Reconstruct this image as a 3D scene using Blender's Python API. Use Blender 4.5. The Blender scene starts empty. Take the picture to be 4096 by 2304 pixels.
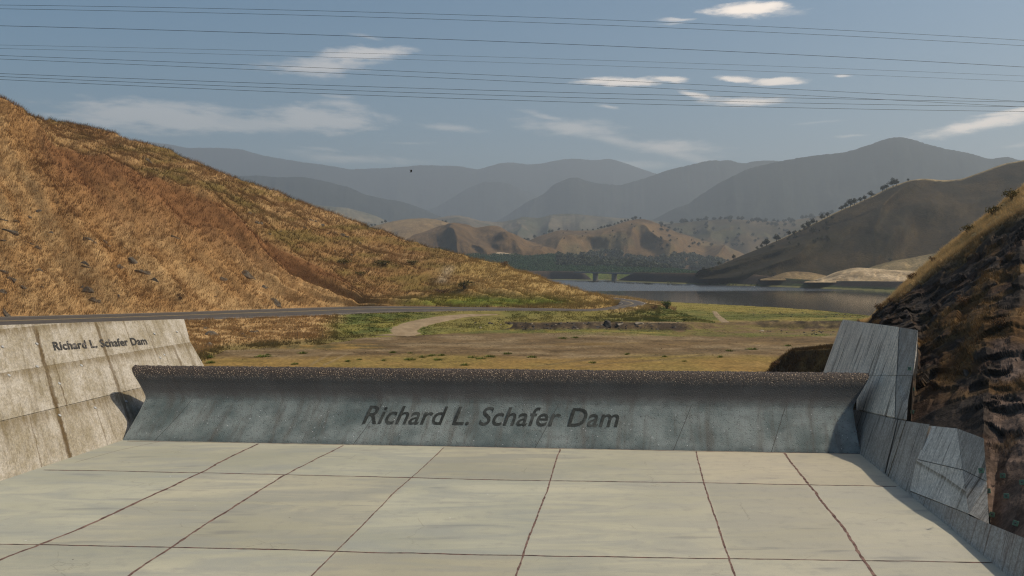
import bpy, bmesh, math, random
import numpy as np
from mathutils import Vector, Matrix, noise as mnoise
from mathutils.bvhtree import BVHTree
from mathutils.kdtree import KDTree

random.seed(7)
RNG = np.random.default_rng(11)
SC = bpy.context.scene
COL = SC.collection
R = math.radians
S = 2.0                      # one working unit is two metres
F, CX, HY, CH = 3547.0, 2048.0, 1080.0, 8.0   # focal length, principal column, horizon row, eye height (units)

# ------------------------------------------------------------------ camera
cam_d = bpy.data.cameras.new('camera')
cam = bpy.data.objects.new('camera', cam_d)
COL.objects.link(cam)
cam.location = (0, 0, CH * S)
cam.rotation_euler = (R(90), 0, 0)
cam_d.sensor_width = 36.0
cam_d.lens = 36.0 * F / 4096.0
cam_d.shift_y = -72.0 / 4096.0
cam_d.clip_start = 0.5
cam_d.clip_end = 40000
SC.camera = cam

# ------------------------------------------------------------------ light
SUN_EL, SUN_AZ = 50.0, 96.0           # azimuth measured from straight ahead towards the right
SKY_STRENGTH = 0.115
HAZE_DENSITY = 0.000096
e_, a_ = R(SUN_EL), R(SUN_AZ)
sun_dir = Vector((math.sin(a_) * math.cos(e_), math.cos(a_) * math.cos(e_), math.sin(e_)))
sun_d = bpy.data.lights.new('sun', 'SUN')
sun_d.energy = 4.4
sun_d.angle = R(1.2)
sun_d.color = (1.0, 0.89, 0.72)
sun = bpy.data.objects.new('sun', sun_d)
sun.rotation_euler = sun_dir.to_track_quat('Z', 'Y').to_euler()
sun.location = (0, 0, 400)
COL.objects.link(sun)

SC.view_settings.view_transform = 'Standard'
SC.view_settings.look = 'None'
SC.view_settings.gamma = 1.0
SC.view_settings.exposure = -0.08
SC.cycles.use_denoising = True
SC.cycles.denoising_prefilter = 'NONE'
SC.cycles.use_adaptive_sampling = False
SC.cycles.filter_width = 1.2
SC.cycles.max_bounces = 6
SC.cycles.diffuse_bounces = 2
SC.cycles.glossy_bounces = 2
SC.cycles.transparent_max_bounces = 8
SC.cycles.volume_bounces = 0


class NT:
    """small helper for building node trees"""
    def __init__(self, tree):
        self.t = tree
        self.n = tree.nodes
        self.l = tree.links

    def add(self, kind, **kw):
        nd = self.n.new(kind)
        for k, v in kw.items():
            setattr(nd, k, v)
        return nd

    def put(self, sock, v):
        if isinstance(v, bpy.types.NodeSocket):
            self.l.new(v, sock)
        else:
            if hasattr(sock, 'default_value'):
                try:
                    sock.default_value = v
                except Exception:
                    sock.default_value = (v[0], v[1], v[2], 1.0)

    def math(self, op, a, b=0.0, c=0.0, clamp=False):
        nd = self.add('ShaderNodeMath', operation=op, use_clamp=clamp)
        self.put(nd.inputs[0], a)
        self.put(nd.inputs[1], b)
        self.put(nd.inputs[2], c)
        return nd.outputs[0]

    def mix(self, f, a, b, mode='MIX'):
        nd = self.add('ShaderNodeMix', data_type='RGBA', blend_type=mode)
        self.put(nd.inputs[0], f)
        self.put(nd.inputs[6], a if isinstance(a, bpy.types.NodeSocket) else (*a, 1.0))
        self.put(nd.inputs[7], b if isinstance(b, bpy.types.NodeSocket) else (*b, 1.0))
        return nd.outputs[2]

    def step(self, v, a, b, o0=0.0, o1=1.0):
        nd = self.add('ShaderNodeMapRange', interpolation_type='SMOOTHSTEP')
        self.put(nd.inputs[0], v)
        for i, q in enumerate((a, b, o0, o1)):
            nd.inputs[i + 1].default_value = q
        return nd.outputs[0]

    def noise(self, vec, scale, detail=4.0, rough=0.55, out=0, dist=0.0):
        nd = self.add('ShaderNodeTexNoise')
        if vec is not None:
            self.put(nd.inputs['Vector'], vec)
        nd.inputs['Scale'].default_value = scale
        nd.inputs['Detail'].default_value = detail
        nd.inputs['Roughness'].default_value = rough
        nd.inputs['Distortion'].default_value = dist
        return nd.outputs[out]

    def voro(self, vec, scale, feature='F1', rnd=1.0):
        nd = self.add('ShaderNodeTexVoronoi', feature=feature)
        if vec is not None:
            self.put(nd.inputs['Vector'], vec)
        nd.inputs['Scale'].default_value = scale
        nd.inputs['Randomness'].default_value = rnd
        return nd

    def mapping(self, vec, loc=(0, 0, 0), rot=(0, 0, 0), scale=(1, 1, 1), kind='POINT'):
        nd = self.add('ShaderNodeMapping', vector_type=kind)
        self.put(nd.inputs[0], vec)
        nd.inputs[1].default_value = loc
        nd.inputs[2].default_value = rot
        nd.inputs[3].default_value = scale
        return nd.outputs[0]

    def xyz(self, x, y, z):
        nd = self.add('ShaderNodeCombineXYZ')
        for i, q in enumerate((x, y, z)):
            self.put(nd.inputs[i], q)
        return nd.outputs[0]

    def sep(self, v):
        nd = self.add('ShaderNodeSeparateXYZ')
        self.put(nd.inputs[0], v)
        return nd.outputs

    def bump(self, h, strength, dist, nrm=None):
        nd = self.add('ShaderNodeBump')
        nd.inputs['Strength'].default_value = strength
        nd.inputs['Distance'].default_value = dist
        self.put(nd.inputs['Height'], h)
        if nrm is not None:
            self.put(nd.inputs['Normal'], nrm)
        return nd.outputs[0]


# ------------------------------------------------------------------ sky with clouds (by direction)
world = bpy.data.worlds.new('World')
SC.world = world
world.use_nodes = True
world.node_tree.nodes.clear()
w = NT(world.node_tree)
sky = w.add('ShaderNodeTexSky', sky_type='NISHITA')
sky.sun_disc = False
sky.sun_elevation = R(SUN_EL)
sky.sun_rotation = R(SUN_AZ)
sky.altitude = 200
sky.air_density = 1.0
sky.dust_density = 3.6
sky.ozone_density = 1.0
tc = w.add('ShaderNodeTexCoord')
dx, dy, dz = w.sep(tc.outputs['Generated'])
az = w.math('MULTIPLY', w.math('ARCTAN2', dx, dy), 57.29578)
el = w.math('MULTIPLY', w.math('ARCSINE', dz), 57.29578)
base = w.xyz(az, el, 0.0)
wn = w.noise(w.mapping(base, scale=(0.16, 0.5, 1)), 1.0, 4, 0.6, out=1)
wv = w.add('ShaderNodeVectorMath', operation='SUBTRACT')
w.put(wv.inputs[0], wn)
wv.inputs[1].default_value = (0.5, 0.5, 0.5)
wv2 = w.add('ShaderNodeVectorMath', operation='MULTIPLY_ADD')
w.put(wv2.inputs[0], wv.outputs[0])
wv2.inputs[1].default_value = (3.0, 0.9, 0.0)
w.put(wv2.inputs[2], base)
warp = wv2.outputs[0]
det = w.noise(w.mapping(base, rot=(0, 0, R(-6)), scale=(0.42, 1.9, 1)), 1.0, 6, 0.62)
fine = w.noise(w.mapping(base, rot=(0, 0, R(5)), scale=(1.2, 3.0, 1)), 1.0, 6, 0.65)


def azel(px, py):
    a = math.atan((px - CX) / F)
    return math.degrees(a), math.degrees(math.atan((HY - py) / F * math.cos(a)))


PXD = 57.29578 / F
# (px, py, half width, half height, tilt, brightness, softness)
CLOUDS = [
    (1440, 222, 235, 30, 6, .46, .55), (1260, 268, 215, 40, 5, .40, .7), (1430, 250, 110, 16, 2, .30, .8),
    (640, 470, 420, 58, 0, .33, .5), (1270, 478, 270, 58, 2, .33, .5), (960, 490, 330, 42, -2, .28, .6),
    (1360, 415, 120, 20, 0, .30, .8), (1340, 388, 85, 10, 0, .22, .9),
    (1773, 510, 190, 17, -4, .25, .8), (1400, 630, 330, 22, -3, .22, .9), (1300, 596, 120, 9, 0, .16, .9),
    (1447, 149, 70, 9, -3, .20, .9), (1640, 568, 110, 6, 0, .14, .9),
    (2990, 40, 190, 28, -4, 1.0, .55), (2930, 48, 90, 20, 4, .55, .9), (3120, 50, 110, 14, -5, .45, .9),
    (2690, 77, 100, 8, -3, .50, .7), (2660, 90, 70, 5, 0, .25, .9),
    (2490, 328, 165, 22, 0, .78, .45), (2660, 322, 85, 13, -3, .78, .45),
    (2960, 312, 100, 14, -6, .85, .5), (3090, 320, 130, 16, -4, .85, .5),
    (2790, 377, 95, 11, -13, .70, .6), (2980, 402, 190, 20, -3, .78, .7),
    (3356, 304, 42, 5, -2, .62, .6), (2438, 434, 52, 8, -5, .42, .7),
    (2180, 462, 110, 13, -12, .28, .9), (2290, 510, 240, 42, -4, .36, .8), (2470, 560, 190, 26, -10, .30, .9),
    (2690, 585, 210, 34, -4, .44, .8), (2730, 622, 120, 26, -12, .32, .9), (2560, 655, 170, 20, -4, .22, .9),
    (3960, 492, 240, 32, 8, .95, .6), (4080, 440, 150, 16, 4, .80, .7),
    (3431, 545, 75, 8, -2, .36, .9), (4090, 580, 90, 10, 0, .30, .9), (3300, 488, 120, 6, 2, .16, .9),
]
total = None
for (px, py, hw, hh, tilt, br, soft) in CLOUDS:
    ca, ce = azel(px, py)
    m = w.mapping(warp, loc=(ca, ce, 0), rot=(0, 0, R(tilt)), scale=(hw * PXD * 1.08, hh * PXD * 1.12, 1), kind='TEXTURE')
    ln = w.add('ShaderNodeVectorMath', operation='LENGTH')
    w.put(ln.inputs[0], m)
    q = w.math('SUBTRACT', 1.0, ln.outputs['Value'])
    q = w.math('MULTIPLY_ADD', det, 1.5, w.math('SUBTRACT', q, 0.75))
    q = w.math('MULTIPLY_ADD', fine, 0.5, w.math('SUBTRACT', q, 0.25))
    a = w.step(q, -0.05, soft + 0.2, 0.0, br)
    total = a if total is None else w.math('MAXIMUM', total, a)
hs = w.add('ShaderNodeHueSaturation')
hs.inputs['Hue'].default_value = 0.487
hs.inputs['Saturation'].default_value = 1.42
hs.inputs['Value'].default_value = 0.92
w.put(hs.inputs['Color'], sky.outputs[0])
cloudy = w.mix(total, hs.outputs[0], (13.6, 11.7, 9.9))
bg = w.add('ShaderNodeBackground')
w.put(bg.inputs[0], cloudy)
bg.inputs[1].default_value = SKY_STRENGTH
ow = w.add('ShaderNodeOutputWorld')
w.l.new(bg.outputs[0], ow.inputs[0])
world.cycles.sampling_method = 'MANUAL'
world.cycles.sample_map_resolution = 512


# ------------------------------------------------------------------ numeric helpers
def hash3(ix, iy, iz, seed):
    h = (ix.astype(np.int64) * 374761393 + iy.astype(np.int64) * 668265263 + iz.astype(np.int64) * 2147483647 + seed * 1274126177) & 0xFFFFFFFF
    h = ((h ^ (h >> 13)) * 1274126177) & 0xFFFFFFFF
    return ((h ^ (h >> 16)) & 0xFFFFFF) / float(0xFFFFFF)


def vnoise(x, y, z=None, seed=0):
    x = np.asarray(x, float); y = np.asarray(y, float)
    z = np.zeros_like(x) if z is None else np.asarray(z, float)
    x, y, z = np.broadcast_arrays(x, y, z)
    ix, iy, iz = np.floor(x), np.floor(y), np.floor(z)
    fx, fy, fz = x - ix, y - iy, z - iz
    fx = fx * fx * (3 - 2 * fx); fy = fy * fy * (3 - 2 * fy); fz = fz * fz * (3 - 2 * fz)
    r = 0
    for a in (0, 1):
        for b in (0, 1):
            for c in (0, 1):
                wgt = (fx if a else 1 - fx) * (fy if b else 1 - fy) * (fz if c else 1 - fz)
                r = r + wgt * hash3(ix + a, iy + b, iz + c, seed)
    return r


def fbm(x, y, z=None, octv=4, seed=0, gain=0.5):
    r = 0; amp = 1.0; tot = 0; f = 1.0
    for o in range(octv):
        r = r + amp * vnoise(np.asarray(x) * f, np.asarray(y) * f, None if z is None else np.asarray(z) * f, seed + o * 17)
        tot += amp; amp *= gain; f *= 2.03
    return r / tot * 2 - 1


def sstep(a, b, x):
    t = np.clip((np.asarray(x, float) - a) / (b - a), 0, 1)
    return t * t * (3 - 2 * t)


def P(px, py, d):
    px, py, d = np.broadcast_arrays(np.asarray(px, float), np.asarray(py, float), np.asarray(d, float))
    return np.stack([(px - CX) / F * d, d, CH + (HY - py) / F * d], -1)


def to_px(V):
    d = np.maximum(V[..., 1], 0.01)
    return CX + V[..., 0] / d * F, HY + (CH - V[..., 2]) / d * F


def lower(z, d):             # row on which height z at depth d shows
    return HY + (CH - z) * F / d


def dz_(py, z):              # depth at which a point of height z shows on row py
    return (CH - z) * F / (np.asarray(py, float) - HY)


def mk(name, V, faces, mat=None, col=None, uv=None, smooth=True, parent=None, scale=S, link=True):
    """V (n,3) in units, faces (m,k) array or list of lists; makes one mesh object"""
    me = bpy.data.meshes.new(name)
    V = np.asarray(V, float) * scale
    if isinstance(faces, np.ndarray):
        m, k = faces.shape
        me.vertices.add(len(V)); me.vertices.foreach_set('co', V.ravel())
        me.loops.add(m * k); me.loops.foreach_set('vertex_index', faces.ravel().astype(np.int32))
        me.polygons.add(m)
        me.polygons.foreach_set('loop_start', np.arange(0, m * k, k, dtype=np.int32))
        me.polygons.foreach_set('loop_total', np.full(m, k, dtype=np.int32))
        me.update(calc_edges=True)
    else:
        me.from_pydata([tuple(v) for v in V], [], [list(f) for f in faces])
    me.validate()
    if smooth:
        me.polygons.foreach_set('use_smooth', np.ones(len(me.polygons), bool))
    if col is not None:
        at = me.color_attributes.new('Col', 'FLOAT_COLOR', 'POINT')
        c = np.ones((len(V), 4)); c[:, :3] = col
        at.data.foreach_set('color', c.ravel().astype(np.float32))
    if uv is not None:
        lay = me.uv_layers.new(name='UVMap')
        li = np.empty(len(me.loops), np.int32)
        me.loops.foreach_get('vertex_index', li)
        lay.data.foreach_set('uv', np.asarray(uv, float)[li].ravel().astype(np.float32))
    mats = mat if isinstance(mat, (list, tuple)) else [mat]
    for mm in mats:
        if mm:
            me.materials.append(mm)
    o = bpy.data.objects.new(name, me)
    if link:
        COL.objects.link(o)
    if parent is not None:
        o.parent = parent
    return o


def thing(name, label, cat, loc=(0, 0, 0), group=None):
    o = bpy.data.objects.new(name, None)
    o.empty_display_size = 0.3
    o.location = [c * S for c in loc]
    COL.objects.link(o)
    return tag(o, label, cat, group)


def tag(o, label, cat, group=None):
    o['label'] = label
    o['category'] = cat
    if group:
        o['group'] = group
    return o


def struct(o):
    o['kind'] = 'structure'
    return o


def stuff(o, label=None, cat=None):
    o['kind'] = 'stuff'
    if label:
        tag(o, label, cat)
    return o


def grid_faces(nu, nv):
    i = np.arange(nu - 1)[:, None] * nv + np.arange(nv - 1)[None, :]
    return np.stack([i, i + nv, i + nv + 1, i + 1], -1).reshape(-1, 4)


TERRAIN = []                 # (V, F) of everything things may stand on


def loft(name, rails, nu, nvs, mat, keyed=True, p0=None, p1=None, disp=None, colour=None, jit=None, prof=None, terrain=True, link=True):
    """rails: lists of (px, py, depth), front to back. nvs: rows between neighbouring rails."""
    arrs = [np.array(r, float) for r in rails]
    if keyed:
        p0 = max(a[0, 0] for a in arrs) if p0 is None else p0
        p1 = min(a[-1, 0] for a in arrs) if p1 is None else p1
        t = np.linspace(p0, p1, nu)
        L = [P(t, np.interp(t, a[:, 0], a[:, 1]), np.interp(t, a[:, 0], a[:, 2])) for a in arrs]
    else:
        t = np.linspace(0, len(arrs[0]) - 1, nu)
        k = np.arange(len(arrs[0]))
        L = [P(np.interp(t, k, a[:, 0]), np.interp(t, k, a[:, 1]), np.interp(t, k, a[:, 2])) for a in arrs]
    rows, vs = [], []
    for i in range(len(L) - 1):
        n = nvs[i]
        for j in range(n + (1 if i == len(L) - 2 else 0)):
            f = j / n
            fz = prof[i](f) if prof and prof[i] else f
            q = L[i] * (1 - f) + L[i + 1] * f
            q[:, 2] = L[i][:, 2] * (1 - fz) + L[i + 1][:, 2] * fz
            rows.append(q); vs.append(i + f)
    V = np.stack(rows, 1)    # nu, nv, 3
    vv = np.array(vs)[None, :] * np.ones((nu, 1))
    tt = t[:, None] * np.ones((1, len(vs)))
    if jit is not None:
        V = V + jit(tt, vv, V)
    if disp is not None:
        V = V + disp(tt, vv, V)
    c = colour(tt, vv, V).reshape(-1, 3) if colour is not None else None
    nv = len(vs)
    Vf, Fc = V.reshape(-1, 3), grid_faces(nu, nv)
    o = mk(name, Vf, Fc, mat, col=c, link=link)
    if terrain:
        TERRAIN.append((Vf, Fc))
    return o, Vf, Fc, c


# ------------------------------------------------------------------ materials
def new_mat(name):
    m = bpy.data.materials.new(name)
    m.use_nodes = True
    m.node_tree.nodes.clear()
    n = NT(m.node_tree)
    b = n.add('ShaderNodeBsdfPrincipled')
    o = n.add('ShaderNodeOutputMaterial')
    n.l.new(b.outputs[0], o.inputs[0])
    b.inputs['Specular IOR Level'].default_value = 0.2
    b.inputs['Roughness'].default_value = 0.9
    return m, n, b


def m_plain(name, c, rough=0.85, var=0.15, scale=3.0, metal=0.0, spec=0.25):
    m, n, b = new_mat(name)
    tc = n.add('ShaderNodeTexCoord')
    f = n.noise(tc.outputs['Object'], scale, 4)
    lo = tuple(x * (1 - var) for x in c); hi = tuple(min(1, x * (1 + var)) for x in c)
    n.put(b.inputs['Base Color'], n.mix(n.step(f, .3, .7), lo, hi))
    b.inputs['Roughness'].default_value = rough
    b.inputs['Metallic'].default_value = metal
    b.inputs['Specular IOR Level'].default_value = spec
    return m


def m_vcol(name, scale=0.6, var=0.35, bump=0.5, bdist=0.3, fscale=6.0, rough=0.95, fvar=0.3):
    m, n, b = new_mat(name)
    at = n.add('ShaderNodeVertexColor', layer_name='Col')
    tc = n.add('ShaderNodeTexCoord')
    v = tc.outputs['Object']
    n1 = n.noise(v, scale, 5, 0.6)
    n2 = n.noise(v, fscale, 4, 0.65)
    k = n.math('MULTIPLY', n.step(n1, .25, .75, 1 - var, 1 + var), n.step(n2, .25, .75, 1 - fvar, 1 + fvar))
    c = n.mix(1.0, at.outputs[0], n.xyz(k, k, k), 'MULTIPLY')
    n.put(b.inputs['Base Color'], c)
    b.inputs['Roughness'].default_value = rough
    b.inputs['Specular IOR Level'].default_value = 0.08
    h = n.math('ADD', n.math('MULTIPLY', n1, 1.0), n.math('MULTIPLY', n2, 0.45))
    n.put(b.inputs['Normal'], n.bump(h, bump, bdist))
    return m


def m_blade(name):
    m, n, b = new_mat(name)
    at = n.add('ShaderNodeVertexColor', layer_name='Col')
    n.put(b.inputs['Base Color'], at.outputs[0])
    b.inputs['Roughness'].default_value = 0.8
    b.inputs['Specular IOR Level'].default_value = 0.1
    tr = n.add('ShaderNodeBsdfTranslucent')
    n.put(tr.inputs[0], at.outputs[0])
    mx = n.add('ShaderNodeMixShader')
    mx.inputs[0].default_value = 0.3
    n.l.new(b.outputs[0], mx.inputs[1]); n.l.new(tr.outputs[0], mx.inputs[2])
    o = [q for q in n.n if q.type == 'OUTPUT_MATERIAL'][0]
    n.l.new(mx.outputs[0], o.inputs[0])
    return m


def m_concrete(name, base, dark, streak=0.5, streak_col=(0.09, 0.07, 0.045), grime=0.4, spots=0.35, lines=(), hlines=(), sx=1.6):
    """cast concrete on UV (metres along, metres up): run-off streaks, blotches, pores"""
    m, n, b = new_mat(name)
    tc = n.add('ShaderNodeTexCoord')
    uv = tc.outputs['UV']
    u, v, _ = n.sep(uv)
    big = n.noise(uv, 0.28, 5, 0.6)
    mid = n.noise(uv, 1.4, 6, 0.68)
    grain = n.noise(uv, 14.0, 3, 0.7)
    st1 = n.noise(n.mapping(uv, scale=(sx, 0.10, 1)), 1.0, 6, 0.7)
    st2 = n.noise(n.mapping(uv, loc=(7, 3, 0), scale=(sx * 3.2, 0.22, 1)), 1.0, 5, 0.7)
    c = n.mix(n.step(n.math('ADD', n.math('MULTIPLY', big, .5), n.math('MULTIPLY', mid, .5)), .38, .64), dark, base)
    c = n.mix(n.math('MULTIPLY', n.step(st1, .50, .66), streak), c, streak_col)
    c = n.mix(n.math('MULTIPLY', n.step(st2, .53, .66), streak * .75), c, streak_col)
    c = n.mix(n.math('MULTIPLY', n.step(st2, .44, .30), streak * .45), c, tuple(min(.88, x * 1.25) for x in base))
    c = n.mix(n.math('MULTIPLY', n.step(mid, .52, .72), grime), c, tuple(x * .55 for x in dark))
    for (u0, wd, amt, v0, v1) in lines:                       # rusty run-off below a joint or an anchor
        wob = n.math('MULTIPLY_ADD', mid, 0.7, n.math('SUBTRACT', u, u0 + .35))
        k = n.step(n.math('ABSOLUTE', wob), wd, wd * .35)
        k = n.math('MULTIPLY', k, n.math('MULTIPLY', n.step(v, v0 - .4, v0 + .4), n.step(v, v1 + .5, v1 - .5)))
        k = n.math('MULTIPLY', k, n.step(st2, .25, .55, amt * .55, amt))
        c = n.mix(k, c, (0.085, 0.055, 0.022))
    for (v0, wd) in hlines:                                    # grime along a pour line
        dv = n.math('SUBTRACT', v, v0)
        k = n.math('MULTIPLY', n.step(dv, -wd, -.02), n.step(dv, .05, .0))
        c = n.mix(n.math('MULTIPLY', k, n.step(st2, .3, .62, .25, .75)), c, (0.13, 0.095, 0.045))
    vo = n.voro(uv, 5.5)
    pore = n.math('MULTIPLY', n.step(vo.outputs['Distance'], .16, .07), n.step(n.noise(uv, 2.1, 2), .45, .6))
    c = n.mix(n.math('MULTIPLY', pore, spots), c, (0.05, 0.04, 0.03))
    g2 = n.noise(uv, 5.0, 4, .75)
    gg = n.math('MULTIPLY', n.step(grain, .25, .75, .80, 1.2), n.step(g2, .28, .72, .72, 1.26))
    c = n.mix(1.0, c, n.xyz(gg, gg, gg), 'MULTIPLY')
    n.put(b.inputs['Base Color'], c)
    b.inputs['Roughness'].default_value = 0.88
    h = n.math('SUBTRACT', n.math('MULTIPLY', grain, .35), n.math('MULTIPLY', pore, .8))
    h = n.math('MULTIPLY_ADD', mid, 0.6, h)
    n.put(b.inputs['Normal'], n.bump(h, 0.6, 0.05))
    return m


M_HILL = m_vcol('dry_hillside', 0.25, 0.10, 0.7, 0.5, 1.6, fvar=0.18)
M_GROUND = m_vcol('valley_ground', 0.25, 0.22, 0.9, 0.25, 1.3, fvar=0.42)
M_FAR = m_vcol('far_hillside', 0.03, 0.25, 0.9, 3.0, 0.30, fvar=0.42)
M_MOUNT = m_vcol('mountain_side', 0.003, 0.2, 0.6, 12.0, 0.02, fvar=0.35)
M_BLADE = m_blade('grass_blade')

# ================================================================== THE SETTING
# ------------------------------------------------------------------ left hill with the road cut


def cut_d(px, py):           # depth on the plane of the road cut
    a = (np.asarray(px, float) - CX) / F
    b = (HY - np.asarray(py, float)) / F
    return 145.1 / (0.711 - 0.552 * a - b)


ROAD_IN = [(-900, 1285), (0, 1268), (700, 1250), (980, 1240), (1166, 1234), (1476, 1226), (1900, 1230), (2200, 1234), (2354, 1237), (2443, 1227), (2479, 1218), (2481, 1214), (2457, 1207), (2400, 1195), (2300, 1183)]
ROAD_OUT = [(-900, 1350), (0, 1312), (740, 1281), (980, 1273), (1166, 1268), (1476, 1253), (1866, 1243.5), (2200, 1244), (2363, 1244.5), (2504, 1232), (2583, 1219), (2584, 1213), (2553, 1204), (2480, 1193.5), (2340, 1182)]


def road_z(i):
    return 0.9 if i < 10 else 0.8


ROAD_Z = [road_z(i) for i in range(len(ROAD_IN))]
road_in = [(px, py, float(dz_(py, z))) for (px, py), z in zip(ROAD_IN, ROAD_Z)]
road_out = [(px, py, float(dz_(py, z - (.35 if px < 1500 else .10)))) for (px, py), z in zip(ROAD_OUT, ROAD_Z)]

nr = 240
tI = np.linspace(0, len(road_in) - 1, nr)
kI = np.arange(len(road_in))


def road_pts(rail):
    a = np.array([P(*p) for p in rail])
    # Catmull-Rom through the points for a smooth bend
    i = np.clip(np.floor(tI).astype(int), 0, len(a) - 2); f = (tI - i)[:, None]
    p0, p1, p2, p3 = a[np.maximum(i - 1, 0)], a[i], a[i + 1], a[np.minimum(i + 2, len(a) - 1)]
    m1, m2 = (p2 - p0) / 2, (p3 - p1) / 2
    L1 = np.linalg.norm(p2 - p1, axis=1, keepdims=True)
    m1 = m1 / np.maximum(np.linalg.norm(m1, axis=1, keepdims=True), 1e-6) * L1 * .8
    m2 = m2 / np.maximum(np.linalg.norm(m2, axis=1, keepdims=True), 1e-6) * L1 * .8
    return (2 * f ** 3 - 3 * f ** 2 + 1) * p1 + (f ** 3 - 2 * f ** 2 + f) * m1 + (-2 * f ** 3 + 3 * f ** 2) * p2 + (f ** 3 - f ** 2) * m2


RI, RO = road_pts(road_in), road_pts(road_out)


def rail_of(Q, x_max):
    x, y = to_px(Q)
    out = []
    for i in range(len(Q)):
        if x[i] > x_max or (out and x[i] <= out[-1][0] + .5):
            if out and x[i] > x_max:
                break
            continue
        out.append((float(x[i]), float(y[i]), float(Q[i, 1])))
    return out


hill_B = rail_of(RI, 2450) + [(2466, 1219, 183.0)]
E_pts = [(-900, -60), (0, 405), (90, 453), (152, 500), (228, 572), (359, 610), (483, 645), (586, 690), (690, 738), (793, 791), (897, 840), (1000, 909), (1104, 985), (1207, 1040), (1311, 1102), (1400, 1158), (1440, 1196), (1500, 1215)]
hill_E = [(x, y, float(cut_d(x, y))) for x, y in E_pts] + [(1700, 1150, 191), (1900, 1160, 189), (2200, 1194, 181), (2400, 1222, 174), (2466, 1216, 185)]
R_pts = [(-900, 60), (-400, 330), (0, 462), (150, 484), (207, 484), (276, 488), (345, 498), (414, 515), (483, 543), (517, 557), (573, 565), (621, 579), (683, 595), (724, 624), (787, 651), (869, 688), (966, 719), (1063, 750), (1166, 791), (1290, 836), (1403, 876), (1507, 914), (1610, 952), (1714, 988), (1817, 1016), (1921, 1047), (2018, 1059), (2040, 1076), (2162, 1113), (2300, 1154), (2404, 1189), (2466, 1214)]
eA = np.array(hill_E)
hill_R, hill_K, hill_K2 = [], [], []
for x, y in R_pts:
    dE = np.interp(x, eA[:, 0], eA[:, 2]); yE = np.interp(x, eA[:, 0], eA[:, 1])
    zE = CH + (HY - yE) / F * dE
    b = (HY - y) / F
    sl = np.interp(x, [-900, 1500, 2018, 2300, 2466], [.33, .33, .25, .2, .2])
    d = max((CH - zE + sl * dE) / (sl - b), dE + 6.0) if sl > b + .03 else dE + 8
    if x < 150:
        d = dE + 20
    d = min(d, dE + 60)
    if x >= 2466:
        d = 188.0
    hill_R.append((x, y, float(d)))
    z = CH + b * d
    z2, d2 = max(z - 4.5, -2.0 if x < 2200 else .6), d + (24 if x < 2200 else 12)
    hill_K.append((x, HY + (CH - z2) * F / d2, d2))
    hill_K2.append((x, HY + (CH + 3.6) * F / (d2 + 60), d2 + 60))


def hill_disp(t, v, V):
    X, Y, Z = V[..., 0], V[..., 1], V[..., 2]
    wq = np.minimum(1, np.minimum(v * 6, 10)) * np.where(v < 2, np.minimum(1, (2 - v) * 5 + .18), 1)
    n1 = fbm(X * .075, Y * .075, Z * .075, 4, 3)
    n2 = fbm(X * .33, Y * .33, Z * .33, 4, 9)
    run = fbm((t + 560 * v) * .0075, v * 1.3, None, 3, 21)          # gullies running down the cut
    edge = np.exp(-((v - 1.0) / .10) ** 2) * (t < 1450)
    h = (n1 * 1.9 + n2 * .75 + run * 2.1 * (v < 1.2)) * wq - edge * .8 * np.abs(n2)
    o = np.zeros_like(V)
    nx, ny, nz = .55, -.25, .80
    o[..., 0] = nx * h; o[..., 1] = ny * h; o[..., 2] = nz * h
    return o


def lerp3(a, b, f):
    return np.asarray(a) * (1 - f[..., None]) + np.asarray(b) * f[..., None]


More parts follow.
